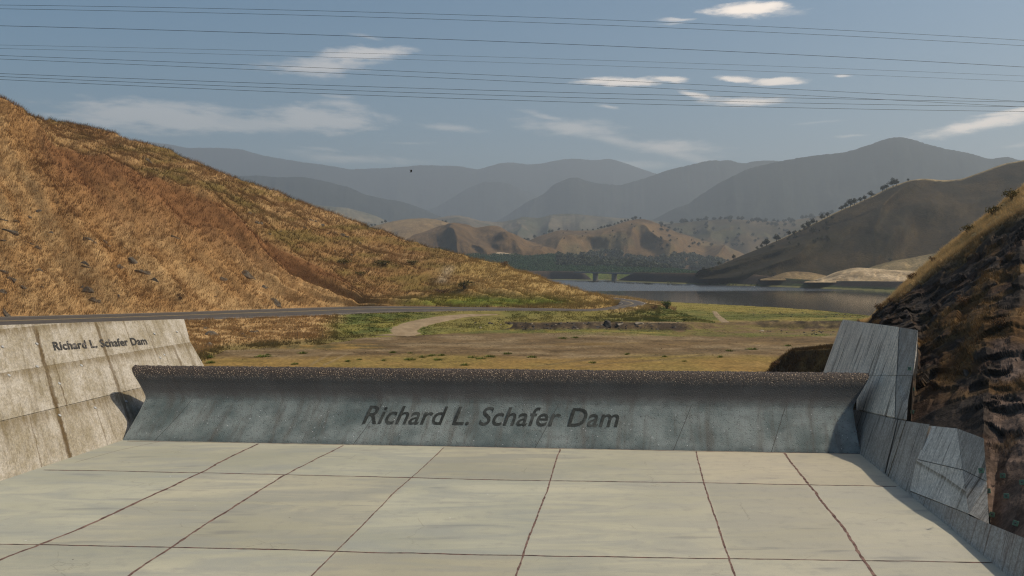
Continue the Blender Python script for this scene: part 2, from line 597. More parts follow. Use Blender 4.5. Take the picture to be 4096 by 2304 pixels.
def hill_colour(t, v, V):
    X, Y, Z = V[..., 0], V[..., 1], V[..., 2]
    px, py = to_px(V)
    n1 = fbm(X * .10, Y * .10, Z * .10, 4, 31)
    n2 = fbm(X * .36, Y * .36, Z * .36, 3, 47)
    gold = np.array((.292, .166, .066)); pale = np.array((.40, .258, .118)); brown = np.array((.130, .062, .026))
    olive = np.array((.150, .102, .032)); green = np.array((.105, .125, .022)); straw = np.array((.40, .27, .10))
    flow = fbm((t + 560 * v) * .016, v * 2.4, None, 4, 33)
    ff = fbm((t + 560 * v) * .06, v * 7.0, None, 3, 34)
    c = lerp3(gold, pale, sstep(-.45, .55, flow * .7 + n2 * .6 - .25 * (v - .5)))
    c = lerp3(c, gold * np.array((.62, .55, .50)), sstep(.2, .7, ff + .4 * n1) * .40)
    # bare red earth just under the lip of the cut
    lip = np.exp(-((v - .90 - .05 * n1) / .105) ** 2) * sstep(120, 300, t) * (1 - sstep(1440, 1500, t)) * (v < 1.03)
    c = lerp3(c, brown, np.clip(lip * (1.25 + .8 * n2) * 1.15, 0, 1))
    mid = sstep(.35, .85, v) * (v < 1) * (1 - sstep(1300, 1500, t)) * sstep(60, 260, t)
    c = lerp3(c, np.array((.215, .105, .042)), np.clip(mid * (.80 + .7 * flow + .4 * n2), 0, .9))
    # the natural slope: olive and straw
    nat = sstep(1.0, 1.12, v) + (t > 1500) * 1.0
    nat = np.clip(nat, 0, 1)
    str_ = fbm(px * .006, py * .045, None, 4, 36)
    c2 = lerp3(gold * .84, olive, sstep(-.25, .35, n1 * .6 + str_ * .7))
    c2 = lerp3(c2, pale * .92, sstep(.0, .45, n2 * .7 - str_ * .7 + .4 * fbm(X * .045, Y * .045, None, 3, 5)) * .75)
    c2 = lerp3(c2, straw, sstep(1650, 2000, t) * .85)
    c = lerp3(c, c2, nat)
    g = np.exp(-(((px - 1950) / 300) ** 2) - (((py - 1205) / 22) ** 2)) * 1.6
    c = lerp3(c, lerp3(green, np.array((.19, .17, .03)), sstep(-.2, .4, n2)), np.clip(g * (1 + n1), 0, 1))
    tr = np.exp(-(((px - (1770 + (1120 - py) * .55)) / 22) ** 2)) * sstep(1055, 1075, py) * (1 - sstep(1125, 1140, py))
    c = lerp3(c, np.array((.36, .27, .16)), np.clip(tr * .9, 0, 1))
    toe = sstep(.06, .0, v) * (t > 1450) * (t < 2460)
    c = lerp3(c, np.array((.14, .065, .035)), toe * .8)
    return np.clip(c, 0, 1)


hill_o, hill_V, hill_F, hill_C = loft('hill', [hill_B, hill_E, hill_R, hill_K, hill_K2], 440, [64, 56, 8, 6], M_HILL, disp=hill_disp, colour=hill_colour)
struct(hill_o)

# ------------------------------------------------------------------ valley ground (one sheet to the horizon)
SHORE_N = [(-3000, 1330), (1500, 1204), (2600, 1203), (2807, 1214), (3083, 1228), (3290, 1242), (3470, 1262), (4200, 1330), (7000, 1500)]
SHORE_F = [(-3000, 1112), (1500, 1115), (2200, 1119), (2366, 1123), (2415, 1121), (2465, 1126), (2600, 1132), (2900, 1142), (3052, 1146), (3300, 1156), (3566, 1168), (4200, 1190), (7000, 1200)]
LAKE_Z = -3.0


def scarp_d(px):
    return 143 + 2.0 * np.sin(px * .011) + 3 * np.sin(px * .004 + 1) + 1.6 * fbm(px * .02, px * 0 + 4.0, None, 2, 66)


def ground_z(px, d):
    sn = dz_(np.interp(px, *zip(*SHORE_N)), LAKE_Z)
    sf = dz_(np.interp(px, *zip(*SHORE_F)), LAKE_Z)
    right = sstep(1780, 1900, px)
    low = -1.6 + 0 * d
    scarp = scarp_d(px)
    f = np.clip((d - scarp - 4) / np.maximum(sn - scarp - 4, 1), 0, 1)
    up = -.5 - 2.5 * f ** 1.25
    st = sstep(scarp - 1.0, scarp + 4.0, d)
    # the scarp fades into a plain slope between its two rocky stretches
    st2 = sstep(118, 168, d)
    k = np.clip(sstep(2720, 2900, px) * (1 - sstep(2990, 3060, px)), 0, 1)
    st = st * (1 - .75 * k) + st2 * .75 * k
    z = low * (1 - st * right) + up * st * right
    z = np.where(d > sn, -3.0 - np.clip((d - sn) / 12, 0, 1) * 1.5, z)
    far = sstep(0, 10, d - sf)
    z = np.where(d > sf - 1, z * (1 - far) + (-2.2) * far, z)
    z = z + np.clip((d - sf - 150) / 600, 0, 4) * 4.0 * (d > sf + 150)
    return z


pxs = np.concatenate([np.linspace(-2600, 500, 60), np.linspace(510, 3640, 560), np.linspace(3660, 7000, 60)])
rows = np.concatenate([np.linspace(44, 84, 14), dz_(np.linspace(1478, 1262, 150), -1.2), np.linspace(188, 330, 44), np.linspace(345, 1000, 60), np.geomspace(1030, 9000, 30)])
rows = np.unique(np.round(rows, 3))
GPX, GD = np.meshgrid(pxs, rows, indexing='ij')
GZ = ground_z(GPX, GD)
GX = (GPX - CX) / F * GD
nearw = np.clip((400 - GD) / 100, 0, 1)
GZ = GZ + nearw * (fbm(GX * .25, GD * .25, None, 4, 71) * .12 + fbm(GX * 1.1, GD * 1.1, None, 3, 72) * .05)
GV = np.stack([GX, GD, GZ], -1)


def ground_colour(V):
    px, py = to_px(V)
    X, Y = V[..., 0], V[..., 1]
    n1 = fbm(X * .12, Y * .12, None, 4, 81)
    n2 = fbm(X * .5, Y * .5, None, 4, 82)
    nh = fbm(px * .006, py * .09, None, 4, 83)
    dirt = np.array((.140, .094, .046)); tan = np.array((.235, .150, .045)); grn = np.array((.120, .130, .026)); yel = np.array((.27, .215, .042))
    grey = np.array((.23, .170, .095))
    c = lerp3(dirt, grey, sstep(-.1, .5, nh + n2 * .3) * .7)
    c = lerp3(c, dirt * .62, sstep(.05, .5, -nh - n1 * .4) * .7)
    near = sstep(1412, 1440, py + n1 * 18)
    c = lerp3(c, lerp3(tan, np.array((.20, .145, .04)), sstep(-.3, .4, n1)), near * .85)

    def patch(c, x0, x1, y0, y1, colr, amt, sx=60, sy=7, thr=0.):
        m = sstep(x0 - sx, x0 + sx, px + n1 * 60) * (1 - sstep(x1 - sx, x1 + sx, px + n1 * 60)) * sstep(y0 - sy, y0 + sy, py + nh * 6) * (1 - sstep(y1 - sy, y1 + sy, py + nh * 6))
        m = np.clip(m * (amt + .9 * (n2 - thr)), 0, 1)
        return lerp3(c, colr, m)
    yel = np.array((.225, .175, .045)); grn = np.array((.115, .118, .030))
    yg = lerp3(yel, grn, sstep(-.35, .3, n1 + .5 * n2))
    c = patch(c, 1400, 4000, 1180, 1286, yg, 1.1)
    c = patch(c, 2500, 3420, 1205, 1245, lerp3(yel * 1.05, np.array((.17, .15, .03)), sstep(-.2, .5, n2)), .9)
    c = patch(c, 2660, 2820, 1240, 1285, grn, .9)
    c = patch(c, 2980, 3380, 1252, 1272, grn * .8, .9)
    c = patch(c, 1500, 2900, 1316, 1332, lerp3(grn, yel, sstep(-.1, .5, n2)), 1.0, sy=4)
    c = patch(c, 2300, 3360, 1332, 1346, yg, .55, sy=4)
    c = patch(c, 2660, 3380, 1296, 1330, lerp3(np.array((.15, .13, .035)), dirt, sstep(-.2, .3, n2)), .8)
    c = patch(c, 850, 1500, 1372, 1398, lerp3(grn * .8, tan, sstep(-.2, .2, n2)), .5)
    c = patch(c, 2200, 3300, 1372, 1380, tan * .8, .3)
    # tyre tracks across the flat
    for (x0, y0, x1, y1, wd) in ((2150, 1462, 2900, 1392, 3), (2300, 1468, 3000, 1402, 3), (1240, 1462, 1330, 1405, 5), (1290, 1462, 1400, 1405, 4), (1420, 1380, 2500, 1366, 3), (2600, 1420, 3300, 1385, 3)):
        f = np.clip((px - x0) / (x1 - x0), 0, 1)
        yy = y0 + (y1 - y0) * f + 4 * np.sin(px * .01)
        m = np.exp(-((py - yy) / wd) ** 2) * ((px > min(x0, x1)) & (px < max(x0, x1)))
        c = lerp3(c, grey * (1.05 if wd > 3 else .45), m * .55)
    # dark soil of the scarp face
    sc = scarp_d(px)
    m = sstep(-.5, .6, Y - sc) * (1 - sstep(3.2, 4.6, Y - sc)) * sstep(1840, 1900, px) * (1 - .9 * sstep(2720, 2800, px) * (1 - sstep(3000, 3060, px)))
    c = lerp3(c, np.array((.040, .030, .021)), np.clip(m * (.85 + 1.2 * n2 + .5 * fbm(X * 1.7, Y * 1.7, None, 3, 84)), 0, .9))
    far = sstep(380, 430, Y)
    c = lerp3(c, np.array((.10, .095, .035)), far)
    return np.clip(c, 0, 1)


gv = GV.reshape(-1, 3)
gf = grid_faces(len(pxs), len(rows))
g_col = ground_colour(GV).reshape(-1, 3)
ground = struct(mk('ground', gv, gf, M_GROUND, col=g_col))
TERRAIN.append((gv, gf))

# ------------------------------------------------------------------ grassy bank between road and valley
VALL = [(-900, 1800, 50), (300, 1560, 72), (560, 1510, 80), (790, 1446, 91), (900, 1398, 106), (1300, 1372, 115), (1450, 1348, 125), (1700, 1338, 131), (1880, 1312, 139), (2000, 1300, 144), (2300, 1290, 146), (2600, 1286, 147), (2860, 1292, 146.5)]
bo = rail_of(RO, 2560) + [(2584, 1220, float(dz_(1220, .70))), (2640, 1222, float(dz_(1222, .60))), (2700, 1243, float(dz_(1243, .15))), (2780, 1268, float(dz_(1268, -.4))), (2860, 1288, float(dz_(1288, -.75)))]
vA = np.array(VALL); oA = np.array(bo)
bm_ = []
for x in (-900, 0, 300, 560, 790, 900, 1100, 1300, 1450, 1700, 1900, 2200, 2500, 2700, 2860):
    yo, do = np.interp(x, oA[:, 0], oA[:, 1]), np.interp(x, oA[:, 0], oA[:, 2])
    yv, dv = np.interp(x, vA[:, 0], vA[:, 1]), np.interp(x, vA[:, 0], vA[:, 2])
    fd = .50
    fy = .50 if x < 1300 else .5
    bm_.append((x, yo + (yv - yo) * fy, do + (dv - do) * fd))


def bank_disp(t, v, V):
    X, Y, Z = V[..., 0], V[..., 1], V[..., 2]
    wq = np.minimum(1, v * 5) * np.clip((2 - v) * 4, 0, 1)
    h = (fbm(X * .3, Y * .3, Z * .3, 4, 103) * .30 + fbm(X * 1.1, Y * 1.1, Z * 1.1, 3, 104) * .10) * wq * np.where(t > 1700, .35, 1.0)
    o = np.zeros_like(V)
    o[..., 2] = h
    return o


def bank_colour(t, v, V):
    X, Y, Z = V[..., 0], V[..., 1], V[..., 2]
    px, py = to_px(V)
    n1 = fbm(X * .2, Y * .2, Z * .2, 4, 131); n2 = fbm(X * .7, Y * .7, Z * .7, 3, 132)
    gold = lerp3(np.array((.33, .200, .082)), np.array((.45, .295, .135)), sstep(-.2, .4, n2))
    grn = lerp3(np.array((.095, .108, .028)), np.array((.185, .160, .040)), sstep(-.25, .4, n1 + .6 * n2))
    drab = lerp3(np.array((.20, .165, .05)), np.array((.14, .12, .035)), sstep(-.3, .4, n2))
    c = lerp3(gold, grn, sstep(1250, 1400, px + n1 * 60))
    c = lerp3(c, drab, sstep(1650, 1900, px) * sstep(-.2, .3, n1 + .1))
    c = lerp3(c, drab, sstep(1600, 1800, px) * (1 - sstep(2560, 2640, px)) * .6)
    c = lerp3(c, grn * .95, sstep(2580, 2680, px) * .8)
    verge = sstep(2400, 2480, px) * (1 - sstep(2600, 2650, px)) * (1 - sstep(.35, .7, v))
    c = lerp3(c, np.array((.38, .27, .115)), verge * .85)
    fringe = sstep(1.45, 1.9, v) * (1 - sstep(1400, 1600, px))
    c = lerp3(c, np.array((.13, .105, .035)), fringe * .8)
    edge = 1 - sstep(.0, .05, v)
    c = lerp3(c, np.array((.30, .22, .13)), edge * .7 * (px < 2450))
    return np.clip(c, 0, 1)


bank_o, bank_V, bank_F, bank_C = loft('grass_bank', [bo, bm_, VALL, [(x, HY + (CH + 2.1) * F / (d - 2.5), d - 2.5) for x, y, d in VALL]], 380, [34, 40, 4], M_HILL, disp=bank_disp, colour=bank_colour)
struct(bank_o)

# golden verge beyond the road bend
vf = [(2340, 1182), (2435, 1188.5), (2504, 1196), (2553, 1204), (2584, 1212), (2640, 1221), (2700, 1243)]
vz = [.7, .7, .7, .7, .7, .6, .15]
v0 = [(x, y, float(dz_(y, z - .04))) for (x, y), z in zip(vf, vz)]
v1 = [(x, y - k, d + 9) for (x, y, d), k in zip(v0, (3, 4, 6, 6, 8, 9, 6))]
v2 = [(x, HY + (CH + 3.8) * F / (d + 22), d + 22) for (x, y, d) in v1]


def verge_colour(t, v, V):
    n2 = fbm(V[..., 0] * .9, V[..., 1] * .9, None, 3, 77)
    return np.clip(lerp3(np.array((.33, .22, .09)), np.array((.44, .32, .15)), sstep(-.3, .4, n2)), 0, 1)


verge_o, verge_V, verge_F, verge_C = loft('verge', [v0, v1, v2], 90, [10, 8], M_HILL, colour=verge_colour)
struct(verge_o)

# ------------------------------------------------------------------ road
m, n, b = new_mat('asphalt')
tc = n.add('ShaderNodeTexCoord')
f1 = n.noise(tc.outputs['Object'], 0.4, 4); f2 = n.noise(tc.outputs['Object'], 9.0, 3)
c = n.mix(n.step(f1, .3, .7), (.058, .049, .042), (.085, .072, .060))
n.put(b.inputs['Base Color'], n.mix(n.step(f2, .3, .8, 0, .35), c, (.11, .10, .09)))
n.put(b.inputs['Normal'], n.bump(f2, .3, .02))
M_ASPH = m
cross = [-.05, .0, .25, .5, .75, 1.0, 1.03]
RV = np.stack([RI * (1 - f) + RO * f + np.array((0, 0, .10 - .04 * abs(f - .5) * 2 - (.35 if f < 0 or f > 1 else 0))) for f in cross], 1)
road = struct(mk('road', RV.reshape(-1, 3), grid_faces(nr, len(cross)), M_ASPH))


def road_line(name, fa, fb, mat, lift):
    st = np.stack([RI * (1 - f) + RO * f + np.array((0, 0, .10 - .04 * abs(f - .5) * 2 + lift)) for f in (fa, fb)], 1)
    return mk(name, st.reshape(-1, 3), grid_faces(nr, 2), mat, parent=road)


M_YELL = m_plain('worn_yellow_line', (.33, .24, .10), .8, .25, 2.0)
M_WHITE = m_plain('worn_edge_line', (.34, .29, .22), .8, .3, 2.0)
road_line('centre_line', .435, .455, M_YELL, .004)
road_line('centre_line', .475, .495, M_YELL, .004)
road_line('edge_line', .055, .075, M_WHITE, .004)
road_line('edge_line', .915, .935, M_WHITE, .004)

# ------------------------------------------------------------------ lake
m, n, b = new_mat('lake_water')
tc = n.add('ShaderNodeTexCoord')
v = tc.outputs['Object']
rip = n.noise(n.mapping(v, scale=(.5, 1.2, 1)), 1.0, 4, .6)
wind = n.noise(n.mapping(v, scale=(.0035, .012, 1)), 1.0, 3, .5)
_, yy, _ = n.sep(v)
b.inputs['Base Color'].default_value = (.030, .028, .024, 1)
b.inputs['Specular IOR Level'].default_value = 0.5
band = n.step(n.math('MULTIPLY_ADD', wind, 260.0, yy), 1020, 1130)
n.put(b.inputs['Roughness'], n.math('MULTIPLY_ADD', band, .16, .06))
bp = n.add('ShaderNodeBump')
n.put(bp.inputs['Strength'], n.math('MULTIPLY_ADD', band, .9, .10))
bp.inputs['Distance'].default_value = .12
n.put(bp.inputs['Height'], rip)
n.put(b.inputs['Normal'], bp.outputs[0])
M_LAKE = m
lp = []
lx = np.linspace(-2500, 6500, 120)
Ln = P(lx, np.interp(lx, *zip(*SHORE_N)) + 6, 1.0); Lf = P(lx, np.interp(lx, *zip(*SHORE_F)) - 5, 1.0)
dn_ = dz_(np.interp(lx, *zip(*SHORE_N)), LAKE_Z) - 8; df_ = dz_(np.interp(lx, *zip(*SHORE_F)), LAKE_Z) + 8
LV = np.stack([np.stack([(lx - CX) / F * q, q, np.full_like(lx, LAKE_Z)], -1) for q in (dn_, dn_ * .5 + df_ * .5, df_)], 1)
lake = struct(mk('water', LV.reshape(-1, 3), grid_faces(len(lx), 3), M_LAKE))

# ------------------------------------------------------------------ far shore embankments


def far_bank(px0, px1, ends, seed):
    xs = np.linspace(px0, px1, max(20, int((px1 - px0) / 7)))
    yw = np.interp(xs, *zip(*SHORE_F)); yt = np.interp(xs, [1500, 2200, 2305, 2531, 2900, 2990, 3090, 3180, 3290, 3700, 4300], [1083, 1083.5, 1086, 1090, 1094, 1094, 1108, 1116, 1124, 1128, 1130])
    dw = dz_(yw, LAKE_Z - .3)
    dt = dw + 17
    k = np.ones_like(xs)
    if ends[0]:
        k = np.minimum(k, np.clip((xs - px0) / ends[0], 0, 1))
    if ends[1]:
        k = np.minimum(k, np.clip((px1 - xs) / ends[1], 0, 1))
    zt = (CH + (HY - yt) / F * dt) * k + (LAKE_Z - .4) * (1 - k)
    f = np.linspace(0, 1, 10)
    rowsV = []
    for q in f:
        z = (LAKE_Z - .4) * (1 - q) + zt * q
        d = dw * (1 - q) + dt * q
        rowsV.append(np.stack([(xs - CX) / F * d, d, z], -1))
    for dd, zz in ((4, 0.0), (11, 0.05), (26, -7.5)):
        d = dt + dd
        rowsV.append(np.stack([(xs - CX) / F * d, d, np.maximum(zt + zz * k, LAKE_Z - .6)], -1))
    V = np.stack(rowsV, 1)
    nz = fbm(V[..., 0] * .12, V[..., 1] * .12, V[..., 2] * .3, 4, seed)
    V[:, 1:9, 2] += nz[:, 1:9] * .35
    V[:, 1:9, 1] += nz[:, 1:9] * 1.2
    hz = V[..., 2]
    n2 = fbm(V[..., 0] * .05, V[..., 2] * .4, None, 4, seed + 3)
    c = lerp3(np.array((.030, .024, .020)), np.array((.075, .05, .03)), sstep(2.2, 4.6, hz + n2))
    c = lerp3(c, np.array((.03, .05, .015)), sstep(-1.2, -2.6, hz + n2 * 1.5) * .7 * sstep(2900, 3100, xs)[:, None])
    c = lerp3(c, np.array((.055, .075, .02)), sstep(3050, 3250, xs)[:, None] * sstep(-.2, .3, n2) * .8)
    TERRAIN.append((V.reshape(-1, 3), grid_faces(len(xs), V.shape[1])))
    return struct(mk('embankment', V.reshape(-1, 3), grid_faces(len(xs), V.shape[1]), M_FARB, col=np.clip(c, 0, 1).reshape(-1, 3)))


M_FARB = m_vcol('embankment_rock', 0.15, 0.3, 0.8, 0.8, 0.7, fvar=0.4)
far_bank(1500, 2372, (0, 42), 201)
far_bank(2462, 4300, (75, 0), 202)


# ------------------------------------------------------------------ hills beyond the lake


def hill_range(name, ridge, d_ridge, d_base, z_base, mat, col_fn, nu=260, nv=44, spur=.0, spur_f=.012, jag=0.0, jag_f=.08, seed=1, back=None, skew=0.0, octv=2, lit_rim=None, convex=.75, colour_extra=None):
    rx = np.array(ridge, float)
    dr = d_ridge if callable(d_ridge) else (lambda x: np.full_like(np.asarray(x, float), d_ridge))
    db = d_base if callable(d_base) else (lambda x: np.full_like(np.asarray(x, float), d_base))
    xs = np.linspace(rx[0, 0], rx[-1, 0], nu)
    # smooth ridge line
    yr = np.interp(xs, rx[:, 0], rx[:, 1])
    step_px = (rx[-1, 0] - rx[0, 0]) / nu
    kk = max(1, int(14 / step_px))
    yr = np.convolve(np.pad(yr, kk, mode='edge'), np.ones(2 * kk + 1) / (2 * kk + 1), 'valid')
    if jag:
        yr = yr + fbm(xs * jag_f, xs * 0 + seed, None, 4, seed, gain=.7) * jag
    A = np.stack([xs, yr, dr(xs)], 1)
    dbv = db(xs)
    B = np.stack([xs, lower(z_base, dbv), dbv], 1)
    zr = CH + (HY - yr) / F * A[:, 2]
    dk = A[:, 2] + (A[:, 2] - dbv) * (back or .8)
    K = np.stack([xs, lower(np.minimum(zr - .6 * (zr - z_base), zr), dk), dk], 1)

    def disp(t, v, V):
        X, Y, Z = V[..., 0], V[..., 1], V[..., 2]
        wv = np.where(v <= 1, np.sin(np.clip(v, 0, 1) * math.pi) ** .8, 0)
        wp = fbm(t * spur_f * .7, v * 1.6, None, 3, seed + 6)
        sk = t - skew * v + wp * .55 / spur_f
        r = fbm(sk * spur_f, v * .9 + wp * .4, None, octv, seed + 5, gain=.4)
        r = 1 - 2 * np.abs(r)                     # ridges and gullies running downhill
        fine = fbm(t * spur_f * 5, v * 6, None, 4, seed + 8)
        o = np.zeros_like(V)
        h = (r * .8 + fine * .12) * spur * wv
        o[..., 1] = -h
        o[..., 2] = h * .22
        return o

    def colr(t, v, V):
        c = col_fn(t, v, V)
        if lit_rim is not None:
            c = lerp3(c, np.array(lit_rim), sstep(.975, .995, v + .008 * fbm(t * .05, v * 0, None, 3, 3)) * .85)  # pale ridge grass: backlight along the skyline put into the colour
        return np.clip(c, 0, 1)
    o, V, Fc, C = loft(name, [B, A, K], nu, [nv, 8], mat, p0=xs[0], p1=xs[-1], disp=disp, colour=colr, prof=[lambda f: f ** convex if convex != 1 else f, None])
    return struct(o)


def grassy(lo, hi, sc, seed, dark=None, amount=.5):
    def fn(t, v, V):
        n1 = fbm(V[..., 0] * sc, V[..., 1] * sc, V[..., 2] * sc, 4, seed)
        n2 = fbm(t * .022, v * 4.0, None, 4, seed + 2)
        c = lerp3(np.array(lo), np.array(hi), sstep(-.5, .6, n1 + .4 * n2))
        if dark is not None:
            c = lerp3(c, np.array(dark), sstep(.0, .35, fbm(V[..., 0] * sc * 3, V[..., 1] * sc * 3, V[..., 2] * sc * 3, 3, seed + 9)) * amount)
        return c
    return fn


K = 1.59
# right-hand hill in shade
R2 = [(2780, 1094), (2807, 1086), (2880, 1060), (2945, 1031), (3030, 996), (3124, 955), (3200, 920), (3276, 883), (3366, 838), (3462, 797), (3566, 745), (3635, 722), (3690, 714), (3773, 721), (3842, 717), (3911, 693), (4014, 655), (4096, 640), (4400, 560), (4900, 520)]
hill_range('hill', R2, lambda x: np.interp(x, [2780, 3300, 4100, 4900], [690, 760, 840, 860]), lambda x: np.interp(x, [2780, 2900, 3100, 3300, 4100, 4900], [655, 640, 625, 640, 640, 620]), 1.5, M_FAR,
           grassy((.019, .015, .007), (.046, .032, .014), .012, 301, (.019, .017, .009), .6), nu=360, nv=70, spur=26, spur_f=.0042, seed=41, convex=.95, skew=420, lit_rim=(.30, .23, .12))
# pale mounds at its foot
hill_range('mound', [(3040, 1117), (3070, 1110), (3097, 1104), (3140, 1089), (3180, 1085), (3240, 1089), (3304, 1102), (3345, 1114), (3370, 1118)], 622, 588, 1.2, M_FAR, grassy((.15, .105, .05), (.22, .16, .08), .05, 311), nu=80, nv=18, spur=2, spur_f=.03, seed=52, convex=.8)
hill_range('mound', [(3215, 1130), (3255, 1120), (3290, 1110), (3345, 1087), (3400, 1074), (3428, 1070), (3500, 1074), (3566, 1080), (3680, 1084), (3800, 1092), (3900, 1104), (4000, 1128)], 582, 528, .6, M_FAR, grassy((.26, .195, .11), (.39, .30, .19), .06, 321, (.16, .115, .06), .7), nu=140, nv=30, spur=4, spur_f=.03, seed=53, convex=.85)
hill_range('mound', [(3400, 1104), (3440, 1086), (3483, 1068), (3530, 1053), (3566, 1044), (3640, 1032), (3732, 1014), (3850, 1000), (4000, 1002), (4200, 1020), (4500, 1070), (4700, 1104)], 640, 590, 1.2, M_FAR, grassy((.10, .078, .035), (.22, .165, .085), .05, 331), nu=100, nv=24, spur=4, spur_f=.02, seed=54, convex=.9)
# hills in the middle distance
hill_range('hill', [(1380, 960), (1486, 906), (1576, 884), (1640, 875), (1700, 873), (1742, 877), (1800, 892), (1850, 910), (1930, 940)], 1750, 1480, 14, M_FAR, grassy((.135, .09, .042), (.20, .135, .064), .006, 341, (.17, .12, .055), .5), nu=140, spur=28, spur_f=.010, seed=55)
hill_range('hill', [(1560, 1010), (1600, 985), (1659, 945), (1714, 921), (1760, 903), (1818, 890), (1870, 897), (1900, 912), (1928, 908), (1955, 902), (1985, 903), (2004, 908), (2045, 935), (2094, 956), (2150, 975), (2218, 1012), (2280, 1035)], 1500, 1240, 18, M_FAR, grassy((.070, .044, .020), (.140, .086, .036), .007, 351, (.12, .08, .04), .5), nu=240, nv=60, spur=52, spur_f=.0075, seed=57)
hill_range('hill', [(2060, 985), (2121, 960), (2162, 942), (2238, 920), (2300, 923), (2376, 921), (2438, 907), (2500, 886), (2540, 877), (2563, 875), (2590, 879), (2640, 897), (2700, 926), (2759, 944), (2841, 970), (2945, 1005), (3010, 1030)], 1700, 1390, 10, M_FAR, grassy((.070, .044, .020), (.140, .088, .038), .006, 361, (.09, .075, .035), .6), nu=280, nv=60, spur=58, spur_f=.0065, seed=58)
hill_range('hill', [(2560, 905), (2648, 897), (2738, 889), (2828, 880), (2900, 876), (2986, 880), (3083, 886), (3150, 884), (3221, 873), (3318, 855), (3420, 830), (3600, 800), (3800, 790)], 2150, 1750, 8, M_FAR, grassy((.045, .037, .021), (.10, .07, .036), .005, 371, (.06, .058, .03), .8), nu=260, nv=50, spur=46, spur_f=.008, seed=59)
# hazy foothills
hill_range('hill', [(1150, 800), (1300, 824), (1390, 831), (1493, 859), (1560, 890), (1640, 905)], 3000, 2500, 10, M_MOUNT, grassy((.05, .055, .035), (.14, .115, .07), .004, 381), nu=140, spur=80, jag=1.5, seed=60)
hill_range('hill', [(1640, 900), (1742, 873), (1818, 860), (1870, 868), (1921, 883), (1990, 889), (2050, 880), (2094, 866), (2160, 873), (2218, 855), (2300, 855), (2404, 866), (2480, 872), (2600, 880), (2800, 900)], 2900, 2350, 6, M_MOUNT, grassy((.045, .048, .03), (.12, .095, .06), .005, 391, (.04, .045, .025), .8), nu=300, spur=70, spur_f=.008, jag=1.6, seed=61)

FOREST = ((.016, .020, .016), (.026, .028, .022))


def sc_ridge(pts):
    return [(x * K, y * K) for x, y in pts]


hill_range('mountain', sc_ridge([(180, 470), (300, 380), (370, 356), (420, 362), (470, 372), (550, 372), (605, 375), (660, 391), (760, 408), (820, 415), (880, 426), (940, 424), (1000, 421), (1060, 415), (1110, 417), (1150, 417), (1200, 427), (1230, 418), (1260, 410), (1290, 409), (1330, 414), (1360, 412), (1390, 405), (1420, 400), (1460, 399), (1490, 404), (1530, 399), (1560, 406), (1600, 420), (1650, 437), (1750, 460)]), 6600, 5900, 0, M_MOUNT, grassy(*FOREST, .002, 401), nu=460, spur=55, spur_f=.006, jag=2.2, seed=62, convex=.9)
hill_range('mountain', sc_ridge([(980, 570), (1040, 540), (1100, 520), (1150, 490), (1180, 472), (1215, 457), (1250, 457), (1285, 462), (1340, 490), (1400, 512), (1470, 540)]), 5700, 5200, 0, M_MOUNT, grassy(*FOREST, .002, 411), nu=200, spur=40, spur_f=.006, jag=2.0, seed=63)
hill_range('mountain', sc_ridge([(1200, 580), (1270, 545), (1330, 505), (1365, 490), (1395, 462), (1425, 450), (1452, 445), (1475, 455), (1510, 462), (1560, 466), (1620, 449), (1680, 428), (1740, 414), (1775, 405), (1800, 402), (1815, 406), (1830, 401), (1850, 407), (1872, 412), (1890, 406), (1912, 404), (1950, 404), (2050, 430)]), 4700, 4100, 0, M_MOUNT, grassy(*FOREST, .002, 421), nu=320, spur=50, spur_f=.006, jag=2.6, seed=64, convex=.9)
hill_range('mountain', sc_ridge([(500, 470), (570, 445), (640, 441), (700, 446), (760, 445), (820, 456), (880, 472), (920, 490), (960, 499), (1010, 507), (1040, 516), (1080, 532), (1110, 545), (1170, 570)]), 4300, 3700, 0, M_MOUNT, grassy(*FOREST, .002, 431), nu=260, spur=45, spur_f=.006, jag=2.0, seed=65)
hill_range('mountain', sc_ridge([(1540, 590), (1620, 560), (1660, 545), (1690, 527), (1702, 522), (1730, 515), (1760, 492), (1810, 460), (1850, 440), (1880, 425), (1950, 408), (2010, 397), (2050, 391), (2100, 386), (2130, 382), (2170, 370), (2200, 360), (2230, 349), (2260, 344), (2290, 349), (2330, 362), (2380, 375), (2430, 383), (2490, 400), (2515, 397), (2535, 394), (2560, 402), (2620, 415), (2750, 400), (3000, 380), (3400, 420)]), 3500, 2900, 0, M_MOUNT, grassy(*FOREST, .002, 441), nu=460, spur=60, spur_f=.006, jag=2.8, jag_f=.12, seed=66, convex=.9)

# ------------------------------------------------------------------ orchard slope
orch_base = [(1600, 1088, 1085), (2200, 1090, 1075), (2400, 1091.5, 1030), (2790, 1095, 900), (2900, 1096, 860)]
orch_top = [(1600, 985, 1330), (1770, 992, 1320), (2000, 1000, 1310), (2200, 1014, 1290), (2393, 1036, 1240), (2586, 1058, 1150), (2780, 1089, 960), (2900, 1096, 900)]
orch_front = [(x, HY + (CH + 2.5) * F / (d - 14), d - 14) for x, y, d in orch_base]
orch_back = [(x, y + 8, d + 140) for x, y, d in orch_top]


def orch_colour(t, v, V):
    px, py = to_px(V)
    n1 = fbm(V[..., 0] * .02, V[..., 1] * .02, None, 3, 501)
    c = lerp3(np.array((.022, .034, .012)), np.array((.05, .05, .02)), sstep(-.3, .5, n1))
    c = lerp3(c, lerp3(np.array((.12, .145, .03)), np.array((.20, .18, .05)), sstep(-.3, .4, n1)), (v < .98) * 1.0)
    pale = np.exp(-(((px - 2010) / 105) ** 2) - (((py - 1008) / 9) ** 2)) * 1.5
    c = lerp3(c, np.array((.33, .25, .16)), np.clip(pale * (1 + n1), 0, 1))
    return np.clip(c, 0, 1)


